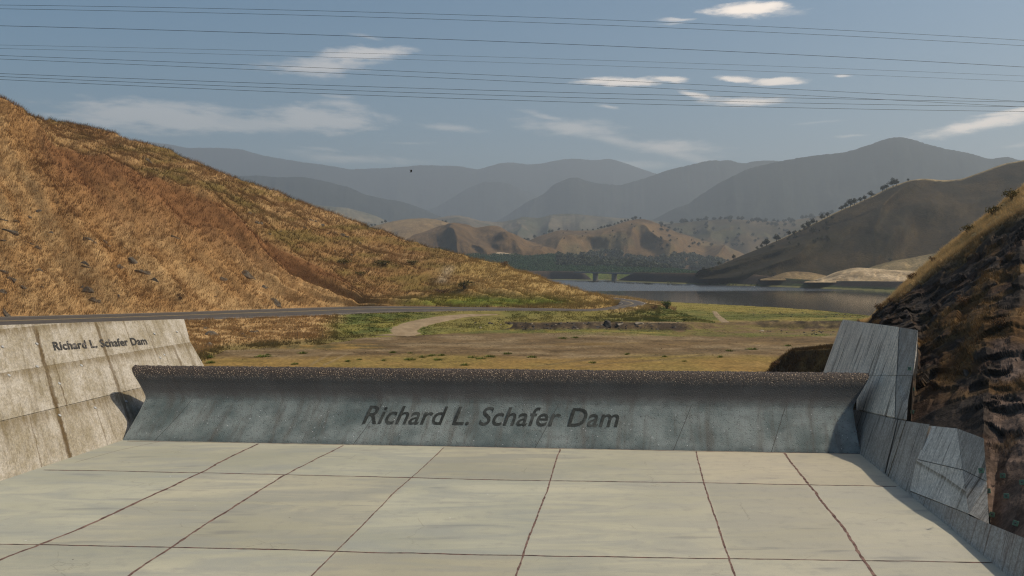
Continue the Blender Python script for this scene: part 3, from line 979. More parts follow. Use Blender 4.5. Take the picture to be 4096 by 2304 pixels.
orch_o, orch_V, orch_F, orch_C = loft('orchard_slope', [orch_front, orch_base, orch_top, orch_back], 160, [10, 50, 6], M_FAR, colour=orch_colour)
struct(orch_o)

# ------------------------------------------------------------------ right-hand rock slope
rb = [(3425, 1306, 64), (3455, 1312, 57), (3540, 1312, 48), (3668, 1332, 41.6), (3652, 1500, 38.6), (3644, 1685, 36.8), (3735, 1716, 34.2), (3850, 1748, 32.0), (3930, 1790, 30.0), (3948, 1990, 27.6), (3964, 2100, 26.6), (4110, 2165, 23.6), (4500, 2330, 19), (5400, 2600, 14)]
rr = [(3440, 1292, 72), (3475, 1285, 68), (3530, 1225, 66), (3585, 1170, 65.5), (3640, 1118, 65), (3720, 1050, 64), (3800, 978, 63), (3880, 915, 62), (3960, 850, 61), (4040, 790, 60), (4110, 735, 59), (4330, 900, 56), (4800, 1040, 48), (6500, 1250, 32)]
rm = []
for p, q in zip(rb, rr):
    Pb, Pr = P(*p), P(*q)
    Pm = Pb * .52 + Pr * .48
    Pm = Pm + np.array((.3, .3, .30 * min(1.6, (Pr[2] - Pb[2]) * .2)))
    x, y = to_px(Pm)
    rm.append((float(x), float(y), float(Pm[1])))
rk = []
for q in rr:
    Pr = P(*q) + np.array((9.0, 9.0, 1.2))
    x, y = to_px(Pr); rk.append((float(x), float(y), float(Pr[1])))
rk2 = []
for q in rr:
    Pr = P(*q) + np.array((30.0, 16.0, -1.5))
    x, y = to_px(Pr); rk2.append((float(x), float(y), float(Pr[1])))


def facets(V, seeds, jump, tilt, seed):
    """angular blocks: every point takes the offset and tilt of its nearest seed"""
    g = np.random.default_rng(seed)
    pts = V.reshape(-1, 3)
    idx = g.choice(len(pts), seeds, replace=False)
    kd = KDTree(seeds)
    sp = pts[idx] * np.array((1.0, .8, 1.5))
    for i, p in enumerate(sp):
        kd.insert(p, i)
    kd.balance()
    near = np.array([kd.find(p)[1] for p in pts * np.array((1.0, .8, 1.5))])
    off = g.normal(0, jump, seeds); tl = g.normal(0, tilt, (seeds, 3))
    d = pts * np.array((1.0, .8, 1.5)) - sp[near]
    return (off[near] + (d * tl[near]).sum(1)).reshape(V.shape[:-1]), near.reshape(V.shape[:-1])


ROCKMASK = {}


def rock_disp(t, v, V):
    X, Y, Z = V[..., 0], V[..., 1], V[..., 2]
    wv = np.clip(v * 3 - .08, .0, 1) * np.where(v < 2, np.clip((2 - v) * 2.6, .12, 1), .3)
    a, na = facets(V, 420, .13, .055, 3)
    b_, nb = facets(V, 3200, .022, .06, 4)
    n1 = fbm(X * .25, Y * .25, Z * .25, 4, 601)
    fine = fbm(X * 2.6, Y * 2.6, Z * 2.6, 4, 602)
    h = (np.clip(a, -1.1, 1.1) + np.clip(b_, -.4, .4) + n1 * .5 + fine * .05) * wv
    g = np.random.default_rng(8).random(3200)
    ROCKMASK['tone'] = g[nb]; ROCKMASK['g2'] = np.random.default_rng(9).random(420)[na]
    o = np.zeros_like(V)
    o[..., 0] = -.68 * h; o[..., 1] = -.38 * h; o[..., 2] = .62 * h
    return o


def rock_grass(t, v, V):
    X, Y, Z = V[..., 0], V[..., 1], V[..., 2]
    n1 = fbm(X * .28, Y * .28, Z * .28, 3, 611); n2 = fbm(X * .9, Y * .9, Z * .9, 3, 612)
    top = sstep(1.50, 1.78, v + n1 * .14)
    return np.clip(np.maximum(top, sstep(-.12, .22, n1 + .6 * n2 - .02) * sstep(.1, .4, v) * .9), 0, 1)


def rock_colour(t, v, V):
    tone = ROCKMASK['tone'][..., None]; g2 = ROCKMASK['g2'][..., None]
    c = np.array((.020, .016, .013)) * (1 - tone) + np.array((.050, .039, .031)) * tone
    c = np.where(g2 > .80, c * np.array((1.35, 1.1, .95)), c)
    low = sstep(8, 9.5, t)
    c = lerp3(c, np.array((.125, .088, .068)) * (.55 + .8 * ROCKMASK['tone'][..., None]), low * (1 - sstep(.5, .8, v)) * .8)
    g = rock_grass(t, v, V)
    n2 = fbm(V[..., 0] * .9, V[..., 1] * .9, V[..., 2] * .9, 3, 613)
    gr = lerp3(np.array((.085, .046, .017)), np.array((.20, .120, .048)), sstep(-.3, .4, n2))
    gr = lerp3(gr, np.array((.62, .43, .20)), sstep(1.45, 1.8, v + .1 * n2))  # straw grass, brightened in the colour towards the ridge as a sunlit edge
    c = lerp3(c, gr, g * .92)
    return np.clip(c, 0, 1)


M_ROCKSL = m_vcol('rock_slope', 0.5, 0.25, 0.8, 0.25, 3.0, fvar=0.3)
rock_o, rock_V, rock_F, rock_C = loft('rock_slope', [rb, rm, rr, rk, rk2], 460, [110, 100, 24, 8], M_ROCKSL, keyed=False, disp=rock_disp, colour=rock_colour)
struct(rock_o)
top_row = rock_V.reshape(460, -1, 3)[:, 0]
low_row = top_row.copy(); low_row[:, 2] = -2.6; low_row[:, 0] -= .15
sk = np.stack([low_row * (1 - f) + top_row * f for f in np.linspace(0, 1, 7)], 1)
sk[:, 1:6, 0] += fbm(sk[:, 1:6, 1] * .9, sk[:, 1:6, 2] * .9, None, 3, 640) * .25
struct(mk('rock_base', sk.reshape(-1, 3), grid_faces(460, 7), M_ROCKSL, col=np.full((460 * 7, 3), .035)))

# brown embankment tucked behind the end of the tall wall
e0 = [(3020, 1520, 72), (3096, 1492, 71), (3165, 1478, 66), (3400, 1480, 58)]
e1 = [(3080, 1488, 78), (3120, 1440, 74), (3165, 1403, 68), (3400, 1392, 60)]
e2 = [(3080, 1470, 90), (3140, 1425, 84), (3200, 1400, 76), (3400, 1372, 72)]


def emb_colour(t, v, V):
    n2 = fbm(V[..., 0] * .8, V[..., 1] * .8, V[..., 2] * .8, 3, 78)
    return np.clip(lerp3(np.array((.05, .030, .014)), np.array((.12, .078, .03)), sstep(-.3, .5, n2)), 0, 1)


emb_o, emb_V, emb_F, emb_C = loft('embankment', [[(x, lower(-2.2, d - 2), d - 2) for x, y, d in e0], e0, e1, e2, [(x, lower(-2.2, d + 9), d + 9) for x, y, d in e2]], 60, [4, 20, 12, 8], M_HILL, keyed=False, colour=emb_colour)
struct(emb_o)

# ------------------------------------------------------------------ spillway floor
m, n, b = new_mat('floor_concrete')
tc = n.add('ShaderNodeTexCoord')
v = tc.outputs['Object']
x_, y_, _ = n.sep(v)
big = n.noise(n.mapping(v, scale=(.035, .06, 1)), 1.0, 5, .6)
swirl = n.noise(n.mapping(v, scale=(.10, .42, 1)), 1.0, 6, .62, dist=1.2)
mid = n.noise(v, .9, 6, .66)
grain = n.noise(v, 16.0, 3, .7)
c = n.mix(n.step(big, .3, .7), (.295, .288, .215), (.43, .402, .295))
c = n.mix(n.step(swirl, .38, .66, 0, .75), c, (.275, .275, .235))
c = n.mix(n.step(x_, 4, 22, 0, .40), c, (.44, .385, .295))
c = n.mix(n.step(mid, .50, .72, 0, .55), c, (.27, .26, .215))
cr = n.voro(n.mapping(n.mix(.25, v, n.noise(v, .8, 4, .6, out=1), 'ADD'), scale=(.10, .16, 1)), 1.0, 'DISTANCE_TO_EDGE')
crk = n.math('MULTIPLY', n.step(cr.outputs['Distance'], .006, .001), n.step(n.noise(v, .22, 3), .50, .62))
c = n.mix(n.math('MULTIPLY', crk, .25), c, (.11, .09, .07))
vs = n.voro(v, .55)
spk = n.math('MULTIPLY', n.step(vs.outputs['Distance'], .045, .025), n.step(n.noise(v, .33, 2), .50, .6))
c = n.mix(spk, c, n.mix(n.step(n.noise(v, .5, 1), .45, .55), (.08, .055, .04), (.62, .60, .56)))
dk = n.noise(n.mapping(v, loc=(3, 11, 0), scale=(.13, .6, 1)), 1.0, 3, .5)
c = n.mix(n.step(dk, .60, .74, 0, .6), c, (.20, .195, .175))
gg = n.step(grain, .2, .8, .90, 1.1)
c = n.mix(1.0, c, n.xyz(gg, gg, gg), 'MULTIPLY')
c = n.mix(1.0, c, n.add('ShaderNodeVertexColor', layer_name='Col').outputs[0], 'MULTIPLY')
n.put(b.inputs['Base Color'], c)
b.inputs['Roughness'].default_value = .8
n.put(b.inputs['Normal'], n.bump(n.math('MULTIPLY_ADD', mid, .6, n.math('MULTIPLY', grain, .25)), .35, .03))
M_FLOOR = m


def LW(px, py):              # point on the left training wall's face
    a = (px - CX) / F; b = (HY - py) / F
    d = 31.97 / (.136 - a - b)
    return P(px, py, d)


def RW(px, py, d=None):      # point on the right training wall's face
    a = (px - CX) / F; b = (HY - py) / F
    if d is None:
        d = 13.71 / (a - .142 - .5 * b)
    return P(px, py, d)


def FL(px, py, z=0.0):       # point on the floor
    return P(px, py, dz_(py, z))


JT = [[(175, 1880), (1100, 1897), (2048, 1921), (3000, 1935), (3585, 1946)], [(-60, 2176), (700, 2190), (2048, 2222), (3200, 2240), (3975, 2250)]]
JL = [[(1030, 1775), (700, 1940), (330, 2110), (-60, 2262)], [(1370, 1782), (1130, 1905), (820, 2100), (480, 2330)], [(1778, 1790), (1590, 1960), (1400, 2150), (1220, 2330)],
      [(2240, 1796), (2190, 1960), (2120, 2130), (2060, 2330)], [(2783, 1806), (2815, 1930), (2855, 2050), (2900, 2190), (2948, 2330)], [(3132, 1812), (3250, 1955), (3370, 2110), (3520, 2330)]]
fd = np.concatenate([np.linspace(5, 22, 20), np.linspace(22.2, 47, 170)]); fx = np.linspace(0, 1, 220)
xl, xr = -23.97 + .136 * fd - .25, 9.71 + .142 * fd + .12
fl = np.stack([xl[:, None] * (1 - fx) + xr[:, None] * fx, fd[:, None] * np.ones(220), np.zeros((len(fd), 220))], -1)
fpx, fpy = to_px(fl)
ri = sum((fpy > np.interp(fpx, *zip(*q))).astype(int) for q in JT)


def line_x(q, y):
    a = np.array(q, float)
    sl = (a[-1, 0] - a[-2, 0]) / (a[-1, 1] - a[-2, 1])
    return np.where(y > a[-1, 1], a[-1, 0] + (y - a[-1, 1]) * sl, np.interp(y, a[:, 1], a[:, 0]))


ci = sum((fpx > line_x(q, fpy)).astype(int) for q in JL)
tone_ = np.random.default_rng(21).uniform(.925, 1.06, (4, 8))[ri, ci]
warm_ = np.random.default_rng(22).uniform(-.03, .03, (4, 8))[ri, ci]
fcol_ = np.stack([tone_ * (1 + warm_), tone_, tone_ * (1 - warm_)], -1)
floor = struct(mk('spillway_floor', fl.reshape(-1, 3), grid_faces(len(fd), 220)[:, ::-1].copy(), M_FLOOR, col=fcol_.reshape(-1, 3)))

m, n, b = new_mat('joint_sealant')
tc = n.add('ShaderNodeTexCoord')
f1 = n.noise(tc.outputs['Object'], 2.2, 4)
n.put(b.inputs['Base Color'], n.mix(n.step(f1, .35, .65), (.030, .018, .018), (.13, .065, .052)))
M_JOINT = m
m, n, b = new_mat('joint_faded')
tc = n.add('ShaderNodeTexCoord')
f1 = n.noise(tc.outputs['Object'], 1.6, 4)
n.put(b.inputs['Base Color'], n.mix(n.step(f1, .35, .65), (.080, .044, .037), (.20, .125, .10)))
M_JOINT2 = m


def joint(pts, wd, mat, seed):
    a = np.array([FL(x, y) for x, y in pts])
    seg = np.linalg.norm(np.diff(a, axis=0), axis=1); cum = np.concatenate([[0], np.cumsum(seg)])
    nn = int(cum[-1] / .05)
    s = np.linspace(0, cum[-1], nn)
    q = np.stack([np.interp(s, cum, a[:, k]) for k in range(3)], 1)
    tg = np.gradient(q, axis=0); tg /= np.linalg.norm(tg, axis=1, keepdims=True)
    nr_ = np.stack([-tg[:, 1], tg[:, 0], np.zeros(nn)], 1)
    q = q + nr_ * (fbm(s * .35, s * 0, None, 4, seed) * wd * .9)[:, None]
    wl = wd * (.5 + .35 * fbm(s * 3.5, s * 0 + 9, None, 4, seed + 1)); wr = wd * (.5 + .35 * fbm(s * 3.5, s * 0 + 19, None, 4, seed + 2))
    L = np.stack([q + nr_ * wl[:, None] + (0, 0, .0022), q + (0, 0, .0045), q - nr_ * wr[:, None] + (0, 0, .0022)], 1)
    mk('joint', L.reshape(-1, 3), grid_faces(nn, 3), mat, parent=floor)


joint([(175, 1880), (1100, 1897), (2048, 1921), (3000, 1935), (3585, 1946)], .085, M_JOINT, 1)
joint([(-60, 2176), (700, 2190), (2048, 2222), (3200, 2240), (3975, 2250)], .070, M_JOINT, 2)
joint([(510, 1764), (1600, 1782), (2600, 1801), (3440, 1816)], .075, M_JOINT, 3)
joint([(1030, 1775), (700, 1940), (330, 2110), (-60, 2262)], .105, M_JOINT2, 4)
joint([(1370, 1782), (1130, 1905), (820, 2100), (480, 2330)], .085, M_JOINT2, 5)
joint([(1778, 1790), (1590, 1960), (1400, 2150), (1220, 2330)], .050, M_JOINT2, 6)
joint([(2240, 1796), (2190, 1960), (2120, 2130), (2060, 2330)], .055, M_JOINT2, 7)
joint([(2783, 1806), (2815, 1930), (2855, 2050), (2900, 2190), (2948, 2330)], .055, M_JOINT2, 8)
joint([(3132, 1812), (3250, 1955), (3370, 2110), (3520, 2330)], .085, M_JOINT2, 9)
joint([(640, 1766), (480, 1800), (300, 1850)], .025, M_JOINT2, 10)

# ================================================================== THINGS
# ------------------------------------------------------------------ weir
m, n, b = new_mat('weir_aggregate')
tc = n.add('ShaderNodeTexCoord')
uv = tc.outputs['UV']
u_, v_, _ = n.sep(uv)
bigw = n.noise(uv, .22, 5, .6); midw = n.noise(uv, 1.3, 5, .65); gr = n.noise(uv, 18.0, 2, .7)
st = n.noise(n.mapping(uv, scale=(.9, .12, 1)), 1.0, 5, .65)
c = n.mix(n.step(bigw, .35, .65), (.085, .112, .110), (.205, .235, .225))
c = n.mix(n.step(st, .47, .68, 0, .55), c, (.085, .070, .056))
c = n.mix(n.step(midw, .50, .72, 0, .5), c, (.10, .10, .095))
va = n.voro(uv, 7.5)
dots = n.math('MULTIPLY', n.step(va.outputs['Distance'], .30, .14), n.step(n.noise(uv, 3.4, 2), .42, .58))
c = n.mix(n.math('MULTIPLY', dots, .85), c, (.035, .026, .022))
vb = n.voro(n.mapping(uv, loc=(31, 7, 0)), 1.9)
wh = n.step(vb.outputs['Distance'], .075, .05)
c = n.mix(wh, c, (.60, .60, .62))
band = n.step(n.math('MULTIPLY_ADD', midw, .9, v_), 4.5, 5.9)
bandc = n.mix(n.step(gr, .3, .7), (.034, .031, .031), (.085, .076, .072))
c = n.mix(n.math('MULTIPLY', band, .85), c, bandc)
top = n.step(n.math('MULTIPLY_ADD', midw, .9, v_), 6.7, 7.9)
vp = n.voro(uv, 7.0)
peb = n.mix(n.step(vp.outputs['Distance'], .12, .36), (.60, .46, .33), (.050, .038, .030))  # lip pebbles lightened in the colour to read as sunlit
c = n.mix(n.math('MULTIPLY', top, 1.0), c, peb)
for uj in (-30.5, -11.5, 5.2, 17.5, 26.0):
    dd = n.math('ABSOLUTE', n.math('SUBTRACT', n.math('MULTIPLY_ADD', v_, -.35, u_), uj))
    c = n.mix(n.math('MULTIPLY', n.step(dd, .035, .015), n.step(v_, 5.0, 4.2)), c, (.035, .03, .028))
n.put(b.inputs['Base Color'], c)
b.inputs['Roughness'].default_value = .75
b.inputs['Specular IOR Level'].default_value = .35
hh = n.math('ADD', n.math('MULTIPLY', n.step(vp.outputs['Distance'], .5, .0), n.math('MULTIPLY_ADD', top, 1.0, .25)), n.math('MULTIPLY_ADD', gr, .3, n.math('MULTIPLY', dots, -.6)))
n.put(b.inputs['Normal'], n.bump(hh, 1.0, .10))
M_WEIR = m

weir = thing('weir', 'long low concrete weir with rounded pebbly crest across the far end of the spillway floor', 'weir', (0, 0, 0))
prof_w = [(0, -.3), (0, 0), (.58, .62), (1.08, 1.20), (1.42, 1.74), (1.60, 2.15), (1.67, 2.50), (1.69, 2.78), (1.76, 3.00), (1.88, 3.15), (2.05, 3.23), (2.3, 3.26), (2.7, 3.20), (3.3, 2.93), (4.7, 1.6), (6.5, -.4), (7.5, -1.9)]
nw = 760


def weir_base(f):            # base line of the weir, left to right
    A, B = np.array(FL(490, 1761)), np.array(FL(3444, 1815))
    return A + (B - A) * f


def prof_dense(k):
    p = np.array(prof_w[:2]); out = [prof_w[0], prof_w[1]]
    for i in range(1, len(prof_w) - 1):
        for j in range(1, k + 1):
            f = j / k
            out.append((prof_w[i][0] * (1 - f) + prof_w[i + 1][0] * f, prof_w[i][1] * (1 - f) + prof_w[i + 1][1] * f))
    return out


def weir_mesh(name, prof, v0=0.0):
    V, UV = [], []
    CR = RNG.normal(0, 1, (nw, len(prof)))
    wdir = weir_base(1.0) - weir_base(0.0); Lw = np.linalg.norm(wdir); wdir /= Lw
    nrm = np.array((-wdir[1], wdir[0], 0))
    arc = np.concatenate([[0], np.cumsum(np.linalg.norm(np.diff(np.array(prof), axis=0), axis=1))])
    for i in range(nw):
        f = i / (nw - 1)
        for j, (o_, z) in enumerate(prof):
            # both ends lean with the side walls
            # left end splays outwards at the crest; right end leans out with its wall
            xl = .22 * z if z < 1.8 else .40 - (z - 1.8) * .72
            xr = .04 * z if z < 1.8 else .07 + (z - 1.8) * .62
            zz = z + (CR[i, j] * .018 if 2.7 < z else 0)
            q = weir_base(f) + nrm * o_ + wdir * ((1 - f) * xl + f * xr)
            V.append((q[0], q[1], zz)); UV.append((((f - .5) * Lw) * S, (arc[j] - arc[1] + v0) * S))
    nv = len(prof)
    same = {j for j in range(nv - 1) if prof[j] == prof[j + 1]}
    fc = [list(r) for r in grid_faces(nw, nv)[:, ::-1] if (min(r) % nv) not in same]
    fc.append([j for j in range(nv)][::1]); fc.append([(nw - 1) * nv + j for j in range(nv)][::-1])
    return mk(name, np.array(V), fc, M_WEIR, uv=np.array(UV), parent=weir)


PD = prof_dense(3)
i_split = 1 + 9
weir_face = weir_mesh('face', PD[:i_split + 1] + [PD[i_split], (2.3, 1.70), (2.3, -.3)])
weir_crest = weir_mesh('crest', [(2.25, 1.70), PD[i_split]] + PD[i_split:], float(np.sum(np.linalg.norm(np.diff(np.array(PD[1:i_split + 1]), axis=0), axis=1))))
# upstream face shape is read from these two lines
WB = lambda f: weir_base(f)


def text_mesh(body, shear=0.0, bold=0.0, spacing=1.0):
    cu = bpy.data.curves.new('lettering', 'FONT')
    cu.body = body
    cu.shear = shear
    cu.offset = bold
    cu.space_character = spacing
    cu.resolution_u = 4
    ob = bpy.data.objects.new('lettering', cu)
    COL.objects.link(ob)
    dg = bpy.context.evaluated_depsgraph_get()
    me = bpy.data.meshes.new_from_object(ob.evaluated_get(dg))
    V = np.empty(len(me.vertices) * 3); me.vertices.foreach_get('co', V)
    V = V.reshape(-1, 3)
    fc = [list(p.vertices) for p in me.polygons]
    bpy.data.objects.remove(ob); bpy.data.curves.remove(cu); bpy.data.meshes.remove(me)
    V[:, 0] -= V[:, 0].min()
    V[:, 0] /= V[:, 0].max()
    V[:, 1] -= 0.0
    cap = 0.73
    V[:, 1] /= cap
    return V, fc


m, n, b = new_mat('dark_letter_paint')
tc = n.add('ShaderNodeTexCoord')
f1 = n.noise(tc.outputs['Object'], 5.0, 4); f2 = n.voro(tc.outputs['Object'], 6.0).outputs['Distance']
c = n.mix(n.step(f1, .3, .7), (.020, .023, .022), (.042, .046, .043))
c = n.mix(n.step(f2, .12, .05, 0, .7), c, (.10, .11, .105))
c = n.mix(n.step(n.noise(tc.outputs['Object'], .9, 5, .7), .46, .70, 0, .55), c, (.105, .112, .105))
n.put(b.inputs['Base Color'], c)
M_LET = m
wdir = weir_base(1.0) - weir_base(0.0); wdir /= np.linalg.norm(wdir)
wn_ = np.array((-wdir[1], wdir[0], 0))
wslope = wn_ * 1.42 + np.array((0, 0, 1.74)); WSL = np.linalg.norm(wslope); wslope /= WSL
wnorm = np.cross(wdir, wslope)
if wnorm[1] > 0:
    wnorm = -wnorm


def hit_plane(px, py, o0, nn):
    ray = P(px, py, 1.0) - np.array((0, 0, CH))
    k = np.dot(o0 - np.array((0, 0, CH)), nn) / np.dot(ray, nn)
    return np.array((0, 0, CH)) + ray * k


TV, TF = text_mesh('Richard L. Schafer Dam', .30, .014, 1.04)
qa, qb, qt = hit_plane(1446, 1695, weir_base(0), wnorm), hit_plane(2478, 1709, weir_base(0), wnorm), hit_plane(1478, 1619, weir_base(0), wnorm)
ul = (qb - qa); capH = np.dot(qt - qa, wslope)
PF = np.array(PD[1:i_split + 4])


def on_face(p):              # slide a point of the chord plane along the profile
    z = p[2]
    o_ = np.interp(z, PF[:, 1], PF[:, 0])
    t_ = np.dot(p - weir_base(0), wdir)
    return weir_base(0) + wdir * t_ + wn_ * (o_ - .012) + np.array((0, 0, z))


LVt = np.array([on_face(qa + ul * v[0] + wslope * (v[1] * capH)) for v in TV])
mk('lettering', LVt, TF, M_LET, parent=weir, smooth=False)

# ------------------------------------------------------------------ left training wall


def panel(name, pts, back, mat, parent, uvf, off=None):
    """prism with the face pts (3-D, in order) pushed back along 'back'"""
    A = np.array(pts, float)
    if off is not None:
        A = A + off
    B = A + np.array(back)
    nn = len(A)
    fn = np.zeros(3)
    for i in range(nn):
        fn += np.cross(A[i] - A[0], A[(i + 1) % nn] - A[0])
    V = np.concatenate([A, B])
    f = list(range(nn)); g = list(range(2 * nn - 1, nn - 1, -1))
    if np.dot(fn, np.array(back)) > 0:
        f, g = f[::-1], g[::-1]
    faces = [f, g]
    for i in range(nn):
        j = (i + 1) % nn
        q = [i, j, nn + j, nn + i]
        faces.append(q if f[0] != 0 else q[::-1])
    uvs = [uvf(p) for p in V]
    o = mk(name, V, faces, mat, uv=np.array(uvs), smooth=False, parent=parent)
    bm = bmesh.new(); bm.from_mesh(o.data)
    bmesh.ops.recalc_face_normals(bm, faces=bm.faces[:])
    bm.to_mesh(o.data); bm.free()
    return o


def left_at(d, z):
    return np.array((-23.97 + .136 * d - z, d, z))


M_LWALL = m_concrete('pale_wall_concrete', (.42, .385, .325), (.245, .21, .145), .55, (.13, .10, .05), .55, .85,
                     lines=[(75.6, .42, .95, -1, 10.6), (85.4, .38, .8, 1.2, 10.6), (72.0, .10, .55, -1, 3.6), (81.0, .10, .5, -1, 3.6), (98.6, .35, .6, -1, 7.0), (90.5, .08, .5, 3.6, 10.6), (66.0, .4, .6, -1, 10.6), (77.0, .12, .7, 3.4, 7.4), (94.5, .10, .5, 6, 10.6)],
                     hlines=[(3.6, 1.3), (7.0, 1.0), (10.5, .9)], sx=.55)
lw = thing('retaining_wall', 'pale stained concrete retaining wall sloping up from the spillway floor to the road', 'retaining wall')
uvL = lambda p: ((p[1] - 1.05 * p[2]) * S, p[2] * S)
BK = (-.7, .09, -.55)
d_end = lambda z: 53.3 + .78 * (z - 1.2)


def top_z(d):
    return 5.44 + (4.86 - 5.44) * (d - 41.3) / (57 - 41.3)


tiers = [(-.4, 1.82, 0.0), (1.835, 3.50, .012), (3.515, None, -.01)]
for k, (z0, z1, off) in enumerate(tiers):
    d0 = 14.0
    if z1 is None:
        pts = [left_at(d0, z0), left_at(d_end(z0), z0 - .12 * 0), left_at(57.0, top_z(57.0)), left_at(41.3, top_z(41.3)), left_at(d0, top_z(d0))]
    else:
        pts = [left_at(d0, z0), left_at(d_end(z0), z0), left_at(d_end(z1), z1), left_at(d0, z1)]
    panel('wall_panel', pts, BK, M_LWALL, lw, uvL, off=np.array((.7, -.1, .7)) * off)
TV2, TF2 = text_mesh('Richard L. Schafer Dam', 0.0, .026, 1.06)
q0, q1, q2 = LW(217, 1401), LW(590, 1377), LW(208, 1367)
ul2, uv2 = q1 - q0, q2 - q0
lnorm = np.array((.7, -.095, .7))
m, n, b = new_mat('stencil_paint')
tc = n.add('ShaderNodeTexCoord')
f1 = n.noise(tc.outputs['Object'], 1.6, 4, .6); f2 = n.noise(tc.outputs['Object'], 9.0, 3)
c = n.mix(n.step(f2, .3, .7), (.022, .022, .022), (.06, .056, .05))
c = n.mix(n.step(n.math('MULTIPLY_ADD', f2, .35, f1), .76, .86, 0, .7), c, (.24, .215, .19))
n.put(b.inputs['Base Color'], c)
mk('lettering', np.array([q0 + ul2 * v[0] + uv2 * v[1] + lnorm * .022 for v in TV2]), TF2, m, parent=lw, smooth=False)
# steel caps of the tie anchors
M_CAP = m_plain('grout_cap', (.34, .34, .33), .7, .2, 8)


def disc(c, nrm, r, th, seg=14):
    nrm = Vector(nrm).normalized(); q = nrm.to_track_quat('Z', 'Y')
    V = []
    for rr_, h in ((r, 0), (r, th * .7), (r * .72, th)):
        for k in range(seg):
            a = 2 * math.pi * k / seg
            V.append(q @ Vector((rr_ * math.cos(a), rr_ * math.sin(a), h)) + Vector(c))
    fc = []
    for l in range(2):
        for k in range(seg):
            j = (k + 1) % seg
            fc.append([l * seg + k, l * seg + j, (l + 1) * seg + j, (l + 1) * seg + k])
    fc.append([2 * seg + k for k in range(seg)])
    return np.array([tuple(v) for v in V]), fc


for (x, y) in ((147, 1376), (148, 1467), (325, 1463), (238, 1662), (237, 1535), (380, 1632), (505, 1607), (657, 1420), (707, 1328), (617, 1336), (10, 1388), (35, 1502), (640, 1432)):
    V, fc = disc(LW(x, y) + lnorm * .012, lnorm, .075, .03)
    mk('anchor_cap', V, fc, M_CAP, parent=lw)

# ------------------------------------------------------------------ right training walls
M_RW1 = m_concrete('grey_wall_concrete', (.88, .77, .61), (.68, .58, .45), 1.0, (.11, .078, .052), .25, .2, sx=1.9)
M_RW2 = m_concrete('dark_and_shaded_concrete', (.46, .415, .35), (.31, .28, .235), .9, (.085, .065, .048), .3, .25, sx=2.6, lines=[(68.6, .16, 1.0, -1, 4.4)])
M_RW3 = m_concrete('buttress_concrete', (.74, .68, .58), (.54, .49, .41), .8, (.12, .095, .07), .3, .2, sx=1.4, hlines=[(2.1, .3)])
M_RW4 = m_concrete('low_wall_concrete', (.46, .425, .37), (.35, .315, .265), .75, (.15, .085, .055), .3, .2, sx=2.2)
uvR = lambda p: ((p[1] - .5 * p[2]) * S, p[2] * S)
RB = (.20, .90, -.30)
rn = np.array((-.87, .12, .44))
tall = thing('retaining_wall', 'tall streaked grey concrete wall beyond the right end of the weir, below the rocks', 'retaining wall')
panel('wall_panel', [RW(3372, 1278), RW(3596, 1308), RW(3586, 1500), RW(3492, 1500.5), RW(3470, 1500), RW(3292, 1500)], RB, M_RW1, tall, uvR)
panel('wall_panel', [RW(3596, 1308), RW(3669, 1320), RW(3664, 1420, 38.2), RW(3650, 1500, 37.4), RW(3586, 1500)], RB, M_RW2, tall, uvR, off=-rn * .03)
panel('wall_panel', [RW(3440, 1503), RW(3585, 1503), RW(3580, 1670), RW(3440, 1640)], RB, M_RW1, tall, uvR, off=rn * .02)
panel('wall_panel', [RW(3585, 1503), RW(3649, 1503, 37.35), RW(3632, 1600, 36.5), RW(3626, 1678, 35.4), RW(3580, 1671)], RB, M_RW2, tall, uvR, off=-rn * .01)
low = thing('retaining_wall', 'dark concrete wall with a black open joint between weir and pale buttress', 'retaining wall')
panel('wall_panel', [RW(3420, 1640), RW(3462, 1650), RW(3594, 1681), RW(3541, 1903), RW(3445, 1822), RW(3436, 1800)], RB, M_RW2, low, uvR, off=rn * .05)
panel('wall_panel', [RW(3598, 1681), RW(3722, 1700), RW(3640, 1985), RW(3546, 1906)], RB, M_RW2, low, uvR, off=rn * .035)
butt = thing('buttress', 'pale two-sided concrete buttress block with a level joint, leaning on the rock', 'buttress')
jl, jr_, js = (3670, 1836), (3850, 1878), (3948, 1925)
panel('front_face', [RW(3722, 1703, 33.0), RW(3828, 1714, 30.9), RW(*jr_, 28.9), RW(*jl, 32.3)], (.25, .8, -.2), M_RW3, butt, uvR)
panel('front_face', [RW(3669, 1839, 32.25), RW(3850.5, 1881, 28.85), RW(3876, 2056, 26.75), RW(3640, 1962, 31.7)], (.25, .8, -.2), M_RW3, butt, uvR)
panel('side_face', [RW(3829, 1714, 30.9), RW(3936, 1754, 28.9), RW(*js, 27.3), RW(3851, 1878, 28.9)], (.28, .8, -.2), M_RW2, butt, uvR, off=np.array((.004, .02, 0)))  # side faces: shade of the turned face painted by a darker concrete
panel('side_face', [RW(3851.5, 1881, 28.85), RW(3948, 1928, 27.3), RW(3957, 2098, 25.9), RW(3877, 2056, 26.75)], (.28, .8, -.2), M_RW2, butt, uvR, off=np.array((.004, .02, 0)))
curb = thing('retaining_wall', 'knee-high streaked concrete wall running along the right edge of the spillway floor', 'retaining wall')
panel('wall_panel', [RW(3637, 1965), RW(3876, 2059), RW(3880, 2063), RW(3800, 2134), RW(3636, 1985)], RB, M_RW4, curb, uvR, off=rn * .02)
panel('wall_panel', [RW(3880, 2064), RW(4096, 2152), RW(4400, 2270), RW(4400, 2660), RW(4052, 2330), RW(3898, 2210), RW(3806, 2136)], RB, M_RW4, curb, uvR, off=rn * .035)

